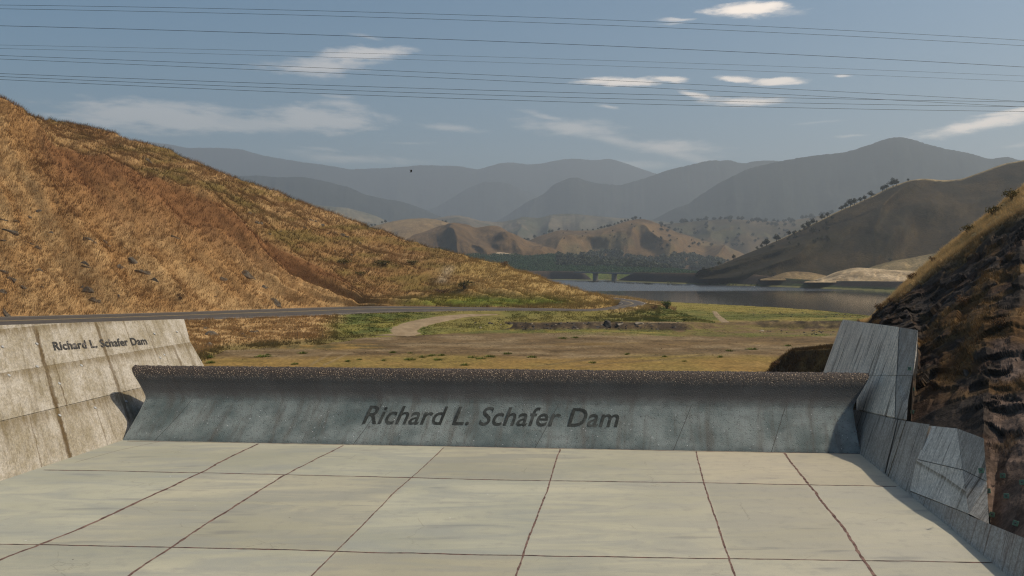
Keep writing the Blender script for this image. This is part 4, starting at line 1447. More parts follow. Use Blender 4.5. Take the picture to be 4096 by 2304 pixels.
# ------------------------------------------------------------------ ray casting onto the terrain
TERRAIN.append((np.array([tuple(v.co) for v in tall.children[0].data.vertices]) / S, None)) if False else None
allV, allF, off = [], [], 0
for V, Fc in TERRAIN:
    allV.append(V); allF.append(Fc + off); off += len(V)
AV = np.concatenate(allV)
BV = BVHTree.FromPolygons([Vector(v) for v in AV], [tuple(f) for f in np.concatenate(allF)])


def hit(px, py):
    ray = Vector(P(px, py, 1.0)) - Vector((0, 0, CH))
    loc, nrm, idx, dist = BV.ray_cast(Vector((0, 0, CH)), ray.normalized())
    if loc is None:
        return None, None
    if nrm.z < 0:
        nrm = -nrm
    return loc, nrm


def ground_at(x, y, top=600.0):
    loc, nrm, idx, dist = BV.ray_cast(Vector((x, y, top)), Vector((0, 0, -1)))
    return loc, nrm


def ridge_py(pts, x):
    a = np.array(pts)
    return float(np.interp(x, a[:, 0], a[:, 1]))


# ------------------------------------------------------------------ dirt tracks
def drape(name, edge_a, edge_b, nn, nc, mat, lift=.05):
    A, B = np.array(edge_a, float), np.array(edge_b, float)
    t = np.linspace(0, 1, nn)

    def res(a):
        s = np.concatenate([[0], np.cumsum(np.linalg.norm(np.diff(a, axis=0), axis=1))]); s /= s[-1]
        return np.stack([np.interp(t, s, a[:, 0]), np.interp(t, s, a[:, 1])], 1)
    a, b_ = res(A), res(B)
    V = np.zeros((nn, nc, 3))
    for i in range(nn):
        wob = 2.5 * math.sin(i * 1.3) + 1.5 * math.sin(i * .43)
        for j in range(nc):
            f = j / (nc - 1)
            q = a[i] * (1 - f) + b_[i] * f
            l, _ = hit(q[0] + wob * (1 if j in (0, nc - 1) else 0), q[1])
            V[i, j] = tuple(l) if l else V[i, j - 1]
            V[i, j, 2] += lift * (1 if 0 < j < nc - 1 else -.3)
    return struct(mk(name, V.reshape(-1, 3), grid_faces(nn, nc), mat))


m, n, b = new_mat('dirt_track')
tc = n.add('ShaderNodeTexCoord')
v = tc.outputs['Object']
f1 = n.noise(v, .35, 5, .6); f2 = n.noise(v, 2.2, 4, .65)
c = n.mix(n.step(f1, .3, .7), (.21, .150, .082), (.30, .225, .135))
c = n.mix(n.step(f2, .5, .75, 0, .6), c, (.17, .115, .065))
n.put(b.inputs['Base Color'], c)
n.put(b.inputs['Normal'], n.bump(f2, .6, .12))
M_TRACK = m
drape('dirt_path', [(1990, 1257), (1850, 1256), (1740, 1266), (1650, 1282), (1590, 1298), (1555, 1318), (1570, 1334), (1480, 1342)],
      [(1990, 1260), (1870, 1268), (1790, 1284), (1720, 1300), (1680, 1314), (1672, 1326), (1690, 1336), (1640, 1346)], 70, 9, M_TRACK)
drape('dirt_path', [(2846, 1246), (2854, 1259), (2872, 1280), (2888, 1291)], [(2866, 1246), (2876, 1257), (2902, 1278), (2924, 1291)], 30, 7, M_TRACK)

# ------------------------------------------------------------------ grass


def sample_faces(V, Fc, C, count, weight):
    tri = V[Fc]
    ar = .5 * np.linalg.norm(np.cross(tri[:, 2] - tri[:, 0], tri[:, 3] - tri[:, 1]), axis=1)
    wq = ar * weight
    idx = RNG.choice(len(Fc), count, p=wq / wq.sum())
    u, v = RNG.random(count)[:, None], RNG.random(count)[:, None]
    pt = lambda A: (1 - u) * (1 - v) * A[Fc[idx, 0]] + u * (1 - v) * A[Fc[idx, 1]] + u * v * A[Fc[idx, 2]] + (1 - u) * v * A[Fc[idx, 3]]
    return pt(V), pt(C), idx


def grass(name, V, Fc, C, count, weight, h, wd, lean, label, blades=4, spread=.14, bright=(.82, 1.18), hmod=None):
    p, c, idx = sample_faces(V, Fc, C, count, weight)
    hs_ = h * RNG.uniform(.5, 1.3, count)
    if hmod is not None:
        hs_ = hs_ * hmod(p)
    p = np.repeat(p, blades, 0); c = np.repeat(c, blades, 0); hs_ = np.repeat(hs_, blades) * RNG.uniform(.7, 1.15, count * blades)
    tone = np.repeat(RNG.uniform(*bright, count), blades) * RNG.uniform(.85, 1.15, count * blades)
    nb = len(p)
    a = RNG.uniform(0, 2 * math.pi, nb)
    p = p + np.stack([np.cos(a), np.sin(a), np.zeros(nb)], 1) * (RNG.random(nb) * spread)[:, None]
    th = RNG.uniform(0, math.pi, nb)
    side = np.stack([np.cos(th), np.sin(th) * .5, np.zeros(nb)], 1) * (wd * RNG.uniform(.6, 1.3, nb))[:, None]
    tip = np.stack([np.cos(a) * RNG.uniform(0, .5, nb), np.sin(a) * RNG.uniform(0, .5, nb), np.ones(nb)], 1) + np.array(lean)
    tip = tip * hs_[:, None]
    V3 = np.stack([p - side * .5 - (0, 0, .03), p + side * .5 - (0, 0, .03), p + tip], 1).reshape(-1, 3)
    cc = np.clip(c * tone[:, None], 0, 1)
    cc = np.stack([cc * .85, cc * .85, np.clip(cc * 1.18, 0, 1)], 1).reshape(-1, 3)
    f = np.arange(nb * 3).reshape(-1, 3)
    return stuff(mk(name, V3, f, M_BLADE, col=cc, smooth=False), label, 'grass')


fc_c = hill_V[hill_F].mean(1)
hpx, hpy = to_px(fc_c)
fcol = hill_C[hill_F].mean(1)
dry = np.clip((fcol[:, 0] - .10) / .16, .10, 1.0)
vis = (hpx > -500) & (hpx < 2600)
clump = np.clip(.75 + .7 * fbm(fc_c[:, 0] * .22, fc_c[:, 1] * .22, fc_c[:, 2] * .22, 3, 700), .08, 2)
nearf = np.clip(170 / fc_c[:, 1], .5, 2)
grass('dry_grass', hill_V, hill_F, hill_C, 150000, dry * clump * vis * nearf + 1e-9, .74, .055, (.42, -.25, 0), 'long golden dry grass covering the hillside above the road', 5, .42, (.78, 1.2))
bc = bank_V[bank_F].mean(1); bpx, bpy_ = to_px(bc)
trk = np.array([(1990, 1258), (1860, 1262), (1765, 1275), (1685, 1291), (1635, 1306), (1612, 1322), (1630, 1335), (1560, 1344)], float)
tkx = np.interp(np.linspace(0, 7, 120), np.arange(8), trk[:, 0]); tky = np.interp(np.linspace(0, 7, 120), np.arange(8), trk[:, 1])
td = np.min(np.hypot((bpx[:, None] - tkx) / 62, (bpy_[:, None] - tky) / 13), 1)
bw = (td > 1) * ((bpx > 400) & (bpx < 2900)) * np.clip(.5 + fbm(bc[:, 0] * .5, bc[:, 1] * .5, None, 3, 710) * 1.3, .08, 2)
grass('bank_grass', bank_V, bank_F, bank_C, 34000, bw + 1e-9, .30, .055, (.2, -.2, 0), 'mixed golden and green grass on the bank below the road', 4, .1,
      hmod=lambda p: np.where((to_px(p)[0] < 1350), 1.25, .55) + .8 * ((to_px(p)[0] > 2430) & (to_px(p)[0] < 2640)))
grass('verge_grass', verge_V, verge_F, verge_C, 5000, np.ones(len(verge_F)), .60, .07, (.25, -.1, 0), 'tall straw coloured grass along the outside of the road bend', 4, .14)
rc = rock_V[rock_F].mean(1)
rcol = rock_C[rock_F].mean(1)
rw_ = np.clip((rcol[:, 0] - .09) / .1, 0, 1) * (rcol[:, 0] > rcol[:, 2] * 2.0)
rpx, rpy = to_px(rc)
grass('slope_grass', rock_V, rock_F, rock_C, 80000, rw_ * (rpx > 3200) * (rpx < 4500) + 1e-9, .26, .022, (-.35, -.2, -.15), 'tufts of brown dry grass clinging to the dark rock slope', 4, .10)
grass('mound_grass', emb_V, emb_F, emb_C, 6000, np.ones(len(emb_F)), .25, .03, (-.2, -.2, 0), 'dark brown grass on the bank behind the tall wall', 4, .12)
gcen = gv[gf].mean(1); gpx, gpy = to_px(gcen)
gcl = g_col[gf].mean(1)
gw = np.clip((gcl[:, 1] / np.maximum(gcl[:, 0], .01) - .66) / .25, 0, 1) * (gpx > 700) * (gpx < 3600) * (gcen[:, 1] > 60) * (gcen[:, 1] < 330)
gw = gw * np.clip(.4 + fbm(gcen[:, 0] * .4, gcen[:, 1] * .4, None, 3, 720) * 1.6, .02, 2)
grass('meadow_grass', gv, gf, g_col, 42000, gw + 1e-9, .13, .05, (.1, -.1, 0), 'short green and yellow grass on the valley floor by the lake', 3, .2)

# ------------------------------------------------------------------ rocks


def m_rock(name, a, b_):
    m, n, b = new_mat(name)
    tc = n.add('ShaderNodeTexCoord')
    v = tc.outputs['Object']
    f1 = n.noise(v, 1.2, 5, .65); f2 = n.noise(v, 7.0, 4, .7)
    c = n.mix(n.step(f1, .3, .7), a, b_)
    c = n.mix(n.step(f2, .55, .8, 0, .5), c, tuple(x * .5 for x in a))
    n.put(b.inputs['Base Color'], c)
    n.put(b.inputs['Normal'], n.bump(f2, .7, .08))
    return m


M_ROCK = m_rock('hill_rock', (.045, .038, .030), (.165, .135, .098))
M_DARKROCK = m_rock('dark_rock', (.028, .024, .021), (.085, .072, .060))
M_PALEROCK = m_rock('pale_rock', (.17, .14, .10), (.30, .25, .19))


def rock_mesh(name, seed, mat, flat=.6):
    g = random.Random(seed)
    bm = bmesh.new()
    for _ in range(16):
        v = Vector((g.gauss(0, 1), g.gauss(0, 1), g.gauss(0, 1))).normalized()
        k = g.uniform(.75, 1.0)
        bm.verts.new((v.x * .5 * k, v.y * .38 * k, v.z * .5 * flat * k))
    bmesh.ops.convex_hull(bm, input=bm.verts[:])
    for v in [v for v in bm.verts if not v.link_faces]:
        bm.verts.remove(v)
    bmesh.ops.bevel(bm, geom=bm.edges[:], offset=.022, segments=1, affect='EDGES')
    bmesh.ops.triangulate(bm, faces=bm.faces[:])
    bmesh.ops.subdivide_edges(bm, edges=bm.edges[:], cuts=1)
    for v in bm.verts:
        v.co += v.co.normalized() * mnoise.fractal(v.co * 5 + Vector((seed, 0, 0)), 1, 2, 3) * .035
    me = bpy.data.meshes.new(name)
    for v in bm.verts:
        v.co *= S
    bm.to_mesh(me); bm.free()
    me.materials.append(mat)
    return me


ROCKS = [rock_mesh('rock', s_, M_ROCK, .75) for s_ in range(7)]
DARKS = [rock_mesh('rock', 20 + s_, M_DARKROCK, .65) for s_ in range(7)]
PALES = [rock_mesh('rock', 40 + s_, M_PALEROCK, .5) for s_ in range(4)]


def put_rock(px, py, wpx, meshes, label, group=None, sink=.25, name='rock', tilt=.5, tall=1.0, flow=False):
    l, nrm = hit(px, py)
    if l is None:
        return
    sz = wpx / F * l.y
    o = bpy.data.objects.new(name, random.choice(meshes))
    COL.objects.link(o)
    o.location = (l - nrm * sz * sink * .3) * S
    q = Vector((0, 0, 1)).lerp(nrm, tilt).to_track_quat('Z', 'Y')
    o.rotation_euler = (q @ Matrix.Rotation(random.uniform(0, 6.28), 3, 'Z').to_quaternion()).to_euler()
    if flow:
        o.rotation_euler = (q @ Matrix.Rotation(random.gauss(-.5, .35), 3, 'Z').to_quaternion()).to_euler()
        o.scale = (sz * random.uniform(1.2, 1.8), sz * random.uniform(.6, .9), sz * random.uniform(.9, 1.4))
        return tag(o, label, 'rock', group)
    o.scale = (sz * random.uniform(.85, 1.1), sz * random.uniform(.8, 1.2), sz * random.uniform(.7, 1.1) * tall)
    return tag(o, label, 'rock', group)


BIG = [(30, 920, 62, 'dark outcrop in the grass at the left edge of the picture, halfway up the hill'),
       (118, 868, 40, 'upright split grey rock standing alone high on the golden hillside'),
       (530, 1045, 74, 'largest smooth grey boulder in the golden hillside above the wall'),
       (420, 968, 52, 'dark angular rock uphill from the largest smooth boulder'),
       (325, 1052, 60, 'narrow dark rock left of the largest smooth boulder'),
       (18, 1090, 66, 'blocky grey outcrop at the left edge low on the hillside'),
       (92, 1150, 52, 'flat dark slab rock just below the blocky outcrop'),
       (350, 1165, 64, 'broken grey rock cluster low on the hill above the wall streaks'),
       (28, 1252, 74, 'black rock lying beside the road at the left edge'),
       (705, 950, 44, 'dark rock in the middle of the hill under the brown earth band'),
       (985, 1098, 60, 'pale topped boulder in dark scrub above the road'),
       (1098, 1205, 60, 'rounded grey boulder at the roadside foot of the cut'),
       (1228, 1348, 80, 'big rounded boulder at the foot of the bank below the road'),
       (848, 1340, 66, 'tall cracked grey outcrop on the bank beside the wall end'),
       (958, 1322, 66, 'grey rock ledge halfway down the bank below the road'),
       (1008, 1350, 64, 'dark jagged rock low on the bank below the road'),
       (836, 1382, 66, 'low pale slab at the foot of the bank beside the wall'),
       (1195, 1358, 40, 'small pale boulder left of the big rounded boulder')]
for (x, y, wd, lab) in BIG:
    put_rock(x, y, wd * 1.1, ROCKS, lab, name='boulder', sink=.7, flow=x < 1150)
SMALL = [(10, 875, 36), (8, 962, 35), (156, 846, 30), (70, 885, 18), (125, 975, 46), (150, 992, 30), (352, 955, 40), (430, 985, 36), (500, 990, 30), (562, 1085, 50), (480, 1070, 40), (610, 1120, 44), (345, 1066, 30), (50, 1112, 44), (150, 1082, 36), (10, 1166, 35), (166, 1145, 38), (372, 1200, 48), (330, 1150, 36), (895, 1120, 40), (1060, 1152, 44), (1040, 1168, 30), (830, 1295, 34), (824, 1314, 40), (1012, 1329, 40), (1030, 1338, 30), (1184, 1318, 20), (970, 1340, 30), (905, 1300, 22), (260, 1010, 22), (470, 1180, 26), (640, 1190, 24), (720, 1130, 24), (860, 1185, 22), (205, 930, 20), (280, 1105, 26), (780, 1040, 22)]
for (x, y, wd) in SMALL:
    for k in range(2 if wd > 38 else 1):
        put_rock(x + random.uniform(-12, 12) * k, y + random.uniform(-8, 8) * k, wd * (1.25 if k == 0 else .8), ROCKS, 'small dark rock showing through golden grass on the cut hillside or bank', 'small rocks in the golden grass', sink=.7, flow=True)
NAT = [(1000, 852, 30), (1015, 862, 20), (1030, 890, 30), (1045, 893, 24), (1220, 912, 28), (1245, 880, 30), (1262, 886, 22), (1370, 940, 34), (1388, 948, 26), (1405, 1022, 22), (1340, 932, 24), (1310, 935, 18), (1120, 925, 16), (1180, 905, 16), (1440, 972, 22), (1290, 900, 26), (590, 640, 30), (600, 650, 24), (1080, 935, 20), (1475, 985, 16), (1415, 1130, 16), (1340, 1005, 16)]
for (x, y, wd) in NAT:
    put_rock(x, y, wd, ROCKS, 'grey rock scattered on the upper olive slope behind the cut', 'rocks on the upper slope', sink=.15)
# riprap along the old bank in the valley
k = 0
for i in range(88):
    x = random.uniform(1865, 2730)
    y = random.uniform(1290, 1317) + (8 if x < 1950 else 0) * random.random()
    big_ = random.random() < .18
    put_rock(x, y, random.uniform(24, 46) if big_ else random.uniform(9, 24), PALES if random.random() < .16 else DARKS, 'dark rock in the long stony bank across the valley floor', 'rocks of the long stony bank', sink=.3)
put_rock(2560, 1294, 52, PALES, 'leaning pale slab in the dark stony bank below the road bend', sink=.1, name='boulder', tall=1.3)
put_rock(2482, 1297, 46, PALES, 'flat pale slab left of the leaning slab in the stony bank', sink=.1, name='boulder')
put_rock(2425, 1302, 74, DARKS, 'biggest dark boulder in the stony bank below the road bend', sink=.2, name='boulder', tall=1.3)
for i in range(30):
    x = random.uniform(3035, 3355)
    put_rock(x, random.uniform(1322, 1341), random.uniform(8, 26), DARKS, 'black rock in the short stony strip left of the tall wall', 'rocks of the short stony strip')
put_rock(3046, 1324, 40, PALES, 'pale pointed slab at the left end of the short stony strip', name='boulder', sink=.1)
for i in range(36):
    x = random.uniform(2990, 3480); f = (x - 2990) / 490
    put_rock(x, 1250 + 14 * f + random.uniform(-6, 16) * (1 - .4 * f), random.uniform(6, 22) * (.6 + .6 * f), DARKS, 'dark rock on the green lake shore beyond the tall wall', 'rocks on the green shore')
for i in range(14):
    x = random.uniform(1500, 2700)
    put_rock(x, random.uniform(1256, 1284) if x > 1880 else random.uniform(1262, 1330), random.uniform(5, 12), PALES + DARKS, 'small stone lying in the grass below the road', 'stones in the grass below the road')
# blocks standing out of the right rock slope
for i in range(60):
    x = random.uniform(3540, 4090)
    yr = ridge_py(rr, x)
    y = random.uniform(yr + 110, 2080)
    l, nn_ = hit(x, y)
    if l is None or l.x < 15 or l.y > 75:
        continue
    put_rock(x, y, random.uniform(22, 64), DARKS, 'dark angular block standing out of the shaded rock slope', 'blocks in the rock slope', sink=1.15, tilt=.9)

# ------------------------------------------------------------------ shrubs and trees
LEAF = {}


def m_leaf(name, c):
    m, n, b = new_mat(name)
    gi = n.add('ShaderNodeNewGeometry')
    lo = tuple(x * .55 for x in c); hi = tuple(min(1, x * 1.5) for x in c)
    rnd = gi.outputs['Random Per Island']
    n.put(b.inputs['Base Color'], n.mix(rnd, lo, hi))
    b.inputs['Roughness'].default_value = .7
    tr = n.add('ShaderNodeBsdfTranslucent')
    n.put(tr.inputs[0], n.mix(rnd, lo, hi))
    mx = n.add('ShaderNodeMixShader'); mx.inputs[0].default_value = .2
    n.l.new(b.outputs[0], mx.inputs[1]); n.l.new(tr.outputs[0], mx.inputs[2])
    o = [q for q in n.n if q.type == 'OUTPUT_MATERIAL'][0]
    n.l.new(mx.outputs[0], o.inputs[0])
    return m


M_OAK = m_leaf('oak_leaf', (.034, .036, .018))
M_GREENBUSH = m_leaf('bush_leaf', (.060, .085, .016))
M_OLIVE = m_leaf('olive_leaf', (.105, .080, .020))
M_DRYB = m_leaf('dry_twig_leaf', (.13, .070, .030))
M_WILLOW = m_leaf('willow_leaf', (.075, .095, .022))
M_BARK = m_plain('bark', (.055, .042, .032), .9, .3, 4)


def tube(bmx, pts, rads, seg=6):
    rings = []
    for i, p in enumerate(pts):
        d = (Vector(pts[min(i + 1, len(pts) - 1)]) - Vector(pts[max(i - 1, 0)])).normalized()
        q = d.to_track_quat('Z', 'Y')
        rings.append([bmx.verts.new(Vector(p) + q @ Vector((rads[i] * math.cos(2 * math.pi * k / seg), rads[i] * math.sin(2 * math.pi * k / seg), 0))) for k in range(seg)])
    for a, b_ in zip(rings, rings[1:]):
        for k in range(seg):
            bmx.faces.new((a[k], a[(k + 1) % seg], b_[(k + 1) % seg], b_[k]))
    bmx.faces.new(rings[-1]); bmx.faces.new(rings[0][::-1])


def bm_mesh(name, bmx, mat, smooth=False):
    me = bpy.data.meshes.new(name)
    for v in bmx.verts:
        v.co *= S
    bmx.to_mesh(me); bmx.free()
    me.materials.append(mat)
    if smooth:
        me.polygons.foreach_set('use_smooth', np.ones(len(me.polygons), bool))
    return me


def leaf_cloud(name, lobes, count, size, mat, seed, up=.2):
    """lobes: (centre, radii); leaf clumps as small bent quads spread through the volume"""
    g = np.random.default_rng(seed)
    wts = np.array([r[0] * r[1] * r[2] for c, r in lobes]); wts = wts / wts.sum()
    li = g.choice(len(lobes), count, p=wts)
    cs = np.array([c for c, r in lobes])[li]; rs = np.array([r for c, r in lobes])[li]
    d = g.normal(0, 1, (count, 3)); d /= np.linalg.norm(d, axis=1, keepdims=True)
    rad = g.uniform(.35, 1.0, count) ** .6
    p = cs + d * rs * rad[:, None]
    t1 = g.normal(0, 1, (count, 3)); t1 /= np.linalg.norm(t1, axis=1, keepdims=True)
    t2 = np.cross(d + g.normal(0, .6, (count, 3)), t1); t2 /= np.linalg.norm(t2, axis=1, keepdims=True)
    sz = size * g.uniform(.5, 1.3, count)[:, None]
    q = np.stack([p - t1 * sz, p + t2 * sz * .6, p + t1 * sz + np.array((0, 0, up)) * sz, p - t2 * sz * .6], 1).reshape(-1, 3)
    me = bpy.data.meshes.new(name)
    me.from_pydata([tuple(v) for v in q * S], [], [list(r) for r in np.arange(len(q)).reshape(-1, 4)])
    me.materials.append(mat)
    return me


def oak_meshes(seed):
    """a broad oak one unit tall"""
    g = random.Random(seed)
    bmx = bmesh.new()
    tube(bmx, [(0, 0, -.12), (.01, 0, .12), (.03 * g.uniform(-1, 1), .02, .32)], [.055, .042, .032])
    lobes = []
    for k in range(6):
        a = k * 1.05 + g.uniform(-.3, .3); r = g.uniform(.18, .38)
        tip = (math.cos(a) * r, math.sin(a) * r, g.uniform(.30, .62))
        tube(bmx, [(0, 0, .28), (tip[0] * .5, tip[1] * .5, .28 + (tip[2] - .28) * .6), tip], [.026, .018, .008], 5)
        lobes.append((tip, (g.uniform(.19, .28), g.uniform(.19, .28), g.uniform(.16, .25))))
    lobes.append(((0, 0, .72), (.26, .26, .24)))
    lobes.append(((.05, 0, .48), (.34, .32, .22)))
    return bm_mesh('trunk', bmx, M_BARK), leaf_cloud('crown', lobes, 640, .058, M_OAK, seed)


OAKS = [oak_meshes(s_) for s_ in (1, 2, 3)]


def plant_oak(px, py, hpx, label, group=None, parts=True, name='oak_tree', loc=None):
    if loc is None:
        l, nn_ = hit(px, py)
        if l is None:
            return
    else:
        l = Vector(loc)
    h = hpx / F * l.y
    tr, cr = random.choice(OAKS)
    rz = random.uniform(0, 6.28)
    sc_ = (h * random.uniform(.9, 1.2), h * random.uniform(.9, 1.2), h)
    if parts:
        t = thing(name, label, 'tree', l, group)
        t.rotation_euler = (0, 0, rz); t.scale = sc_
        for nm, me in (('trunk', tr), ('crown', cr)):
            o = bpy.data.objects.new(nm, me); o.parent = t; COL.objects.link(o)
        return t
    o = bpy.data.objects.new(name, OAK1[random.randrange(3)])
    o.location = l * S; o.rotation_euler = (0, 0, rz); o.scale = sc_
    COL.objects.link(o)
    return tag(o, label, 'tree', group)


OAK1 = []
for tr, cr in OAKS:          # the same tree in one mesh, for those too far off to show parts
    bmx = bmesh.new(); bmx.from_mesh(tr); nt_ = len(bmx.faces); bmx.from_mesh(cr)
    me = bpy.data.meshes.new('oak_tree'); bmx.to_mesh(me); bmx.free()
    me.materials.append(M_BARK); me.materials.append(M_OAK)
    mi = np.ones(len(me.polygons), np.int32); mi[:nt_] = 0
    me.polygons.foreach_set('material_index', mi)
    OAK1.append(me)


def on_ridge(ridge, x, dpt, sink=.35):
    y = ridge_py(ridge, x)
    return P(x, y + 1.5, dpt)


RIDGE_OAKS = [(2815, 24, 'dark oak standing alone at the lake end of the shaded hill'), (2876, 26, 'second dark oak up from the lake end of the shaded hill'),
              (2935, 26, 'round dark oak low on the skyline of the shaded hill'), (3028, 18, 'small oak just below the big pair on the hill skyline'),
              (3066, 38, 'left tree of the big leaning oak pair on the hill skyline'), (3106, 40, 'right tree of the big leaning oak pair on the hill skyline'),
              (3156, 26, 'single round oak above the big pair on the hill skyline'), (3181, 14, 'tiny oak right of the single round oak'),
              (3212, 28, 'lowest oak of the row halfway up the hill skyline'), (3232, 32, 'middle oak of the row halfway up the hill skyline'), (3252, 32, 'upper oak of the row halfway up the hill skyline'),
              (3288, 32, 'dark oak overlapping the skyline above the halfway row'), (3310, 26, 'second oak overlapping the skyline above the halfway row')]
for x, h, lab in RIDGE_OAKS:
    dpt = float(np.interp(x, [2780, 3300, 4100], [690, 720, 760]))
    plant_oak(x, 0, h * .8, lab, loc=on_ridge(R2, x, dpt))
for i, x in enumerate((3366, 3383, 3402, 3418, 3441, 3458, 3484, 3531, 3546, 3572, 3585, 3632)):
    dpt = float(np.interp(x, [2780, 3300, 4100], [690, 720, 760]))
    plant_oak(x, 0, (24, 30, 40, 34, 26, 28, 34, 30, 32, 46, 34, 16)[i] * .78, ('oak in the clump along the steep upper skyline of the shaded hill' if i < 7 else 'oak near the top of the shaded hill skyline'),
              'oaks on the upper skyline' if i < 7 else 'oaks near the hilltop', loc=on_ridge(R2, x, dpt))
plant_oak(3249, 934, 30, 'dark oak standing on the hill face below the halfway row')
plant_oak(3560, 1046, 16, 'dim round oak on the shaded hill above the pale mounds')
M2R = [(2060, 985), (2121, 960), (2162, 942), (2238, 920), (2300, 923), (2376, 921), (2438, 907), (2500, 886), (2540, 877), (2563, 875), (2590, 879), (2640, 897), (2700, 926), (2759, 944), (2841, 970), (2945, 1005)]
for x, h in ((2098, 22), (2112, 16), (2138, 16), (2176, 8), (2198, 16), (2210, 14), (2236, 13), (2270, 7), (2330, 9), (2350, 8), (2372, 10), (2392, 9), (2405, 14), (2418, 13), (2430, 15), (2440, 14), (2458, 11), (2472, 12), (2486, 14), (2500, 12), (2512, 11), (2530, 13), (2542, 16), (2562, 10), (2648, 13), (2660, 12), (2676, 13)):
    plant_oak(x, 0, h, 'small dark oak on the skyline of the round brown hill beyond the orchard', 'oaks on the brown hill skyline', parts=False, loc=P(x, ridge_py(M2R, x) + 1.5, 1700))
for x, y, h in ((1541, 889, 14), (1528, 892, 10), (1486, 904, 12), (1500, 902, 9), (1783, 890, 12), (1770, 886, 9)):
    plant_oak(x, 0, h, 'small oak on the skyline of the pale golden hill', 'oaks on the pale hill skyline', parts=False, loc=P(x, y + 2, 1745))
for i in range(26):
    x = random.uniform(2240, 2900)
    y = ridge_py(M2R, x) + random.uniform(10, 90)
    plant_oak(x, y, random.uniform(5, 9), 'tiny dark oak dotted on the face of the round brown hill', 'oaks on the brown hill face', parts=False)
M3R = [(2560, 905), (2648, 897), (2738, 889), (2828, 880), (2900, 876), (2986, 880), (3083, 886), (3150, 884), (3221, 873), (3318, 855)]
for i in range(150):
    x = random.uniform(2640, 3330)
    yr = ridge_py(M3R, x)
    if i < 56:
        plant_oak(x, 0, random.uniform(11, 20), 'small oak among those scattered over the wooded hill behind', 'oaks on the wooded hill', parts=False, loc=P(x, yr + 2, 2148))
    else:
        plant_oak(x, yr + random.uniform(4, 110) ** 1.0, random.uniform(10, 19), 'small oak among those scattered over the wooded hill behind', 'oaks on the wooded hill', parts=False)

# trees of the valley behind the orchard: one mass
cnt = 900
pts = []
while len(pts) < cnt:
    x = random.uniform(2230, 2990); f = (x - 2230) / 760
    y = random.uniform(1012 + 22 * f + 12 * math.sin(x * .02), 1062 + 26 * f)
    l, nn_ = hit(x, y)
    if l is not None and l.y > 900:
        pts.append(l)
    else:
        cnt -= 1
blob_V, blob_F = [], []
g_ = np.random.default_rng(5)


def blobs(points, rmin, rmax, per, sz, squash=.8):
    out = []
    for l in points:
        r = g_.uniform(rmin, rmax)
        d = g_.normal(0, 1, (per, 3)); d /= np.linalg.norm(d, axis=1, keepdims=True)
        p = np.array(l) + np.array((0, 0, r * .6)) + d * r * np.array((1, 1, squash)) * g_.uniform(.5, 1, (per, 1))
        t1 = g_.normal(0, 1, (per, 3)); t1 /= np.linalg.norm(t1, axis=1, keepdims=True)
        t2 = np.cross(d, t1); t2 /= np.linalg.norm(t2, axis=1, keepdims=True) + 1e-9
        s_ = r * sz
        out.append(np.stack([p - t1 * s_, p + t2 * s_ * .7, p + t1 * s_, p - t2 * s_ * .7], 1))
    return np.concatenate(out).reshape(-1, 3)


q = blobs(pts, 2.2, 5.0, 34, .42)
M_VTREE = m_leaf('valley_tree_leaf', (.040, .046, .022))
stuff(mk('valley_trees', q, np.arange(len(q)).reshape(-1, 4), M_VTREE, smooth=False), 'mass of dark green trees filling the valley behind the orchard', 'trees')
# orchard rows
pts = []
for r_ in range(46):
    f = .02 + .95 * r_ / 45
    for x in np.arange(1740, 2800, 6.5):
        a = np.array(orch_base), np.array(orch_top)
        y = np.interp(x, a[0][:, 0], a[0][:, 1]) * (1 - f) + np.interp(x, a[1][:, 0], a[1][:, 1]) * f
        d = np.interp(x, a[0][:, 0], a[0][:, 2]) * (1 - f) + np.interp(x, a[1][:, 0], a[1][:, 2]) * f
        pz = P(x + random.uniform(-1, 1), y, d)
        b0, b1 = P(x, np.interp(x, a[0][:, 0], a[0][:, 1]), np.interp(x, a[0][:, 0], a[0][:, 2])), P(x, np.interp(x, a[1][:, 0], a[1][:, 1]), np.interp(x, a[1][:, 0], a[1][:, 2]))
        pz = b0 * (1 - f) + b1 * f
        pp = to_px(pz)
        if ((pp[0] - 2010) / 110) ** 2 + ((pp[1] - 1008) / 9.5) ** 2 < 1:
            continue
        pts.append(pz + np.array((random.uniform(-.4, .4), 0, 0)))
q = blobs(pts, .95, 1.45, 9, .62)
M_ORCH = m_leaf('orchard_leaf', (.022, .056, .012))
stuff(mk('orchard', q, np.arange(len(q)).reshape(-1, 4), M_ORCH, smooth=False), 'dark green orchard planted in rows on the slope across the lake', 'orchard')


def shrub(px, py, wpx, hpx, mat, label, name='shrub', loose=.0, group=None, loc=None, count=260):
    if loc is None:
        l, nn_ = hit(px, py)
        if l is None:
            return
    else:
        l = Vector(loc)
    W, H = wpx / F * l.y, hpx / F * l.y
    g = random.Random(int(px * 7 + py))
    bmx = bmesh.new()
    lobes = []
    for k in range(9):
        a = k * .7 + g.uniform(-.2, .2); r = g.uniform(.12, .42) * W
        tip = (math.cos(a) * r, math.sin(a) * r * .8, H * g.uniform(.45, .9))
        tube(bmx, [(0, 0, -.1 * H), (tip[0] * .5, tip[1] * .5, tip[2] * .55), tip], [.02 * W + .002, .012 * W, .004 * W], 4)
        lobes.append(((tip[0], tip[1], tip[2] * .8), (.20 * W, .2 * W, .20 * H)))
    lobes.append(((0, 0, H * .4), (.36 * W, .32 * W, .34 * H)))
    t = thing(name, label, 'shrub', l, group)
    for nm, me in (('stem', bm_mesh('stem', bmx, M_BARK)), ('foliage', leaf_cloud('foliage', lobes, count, max(W, H) * (.045 + loose), mat, int(px + py), .5))):
        o = bpy.data.objects.new(nm, me); o.parent = t; COL.objects.link(o)
    return t


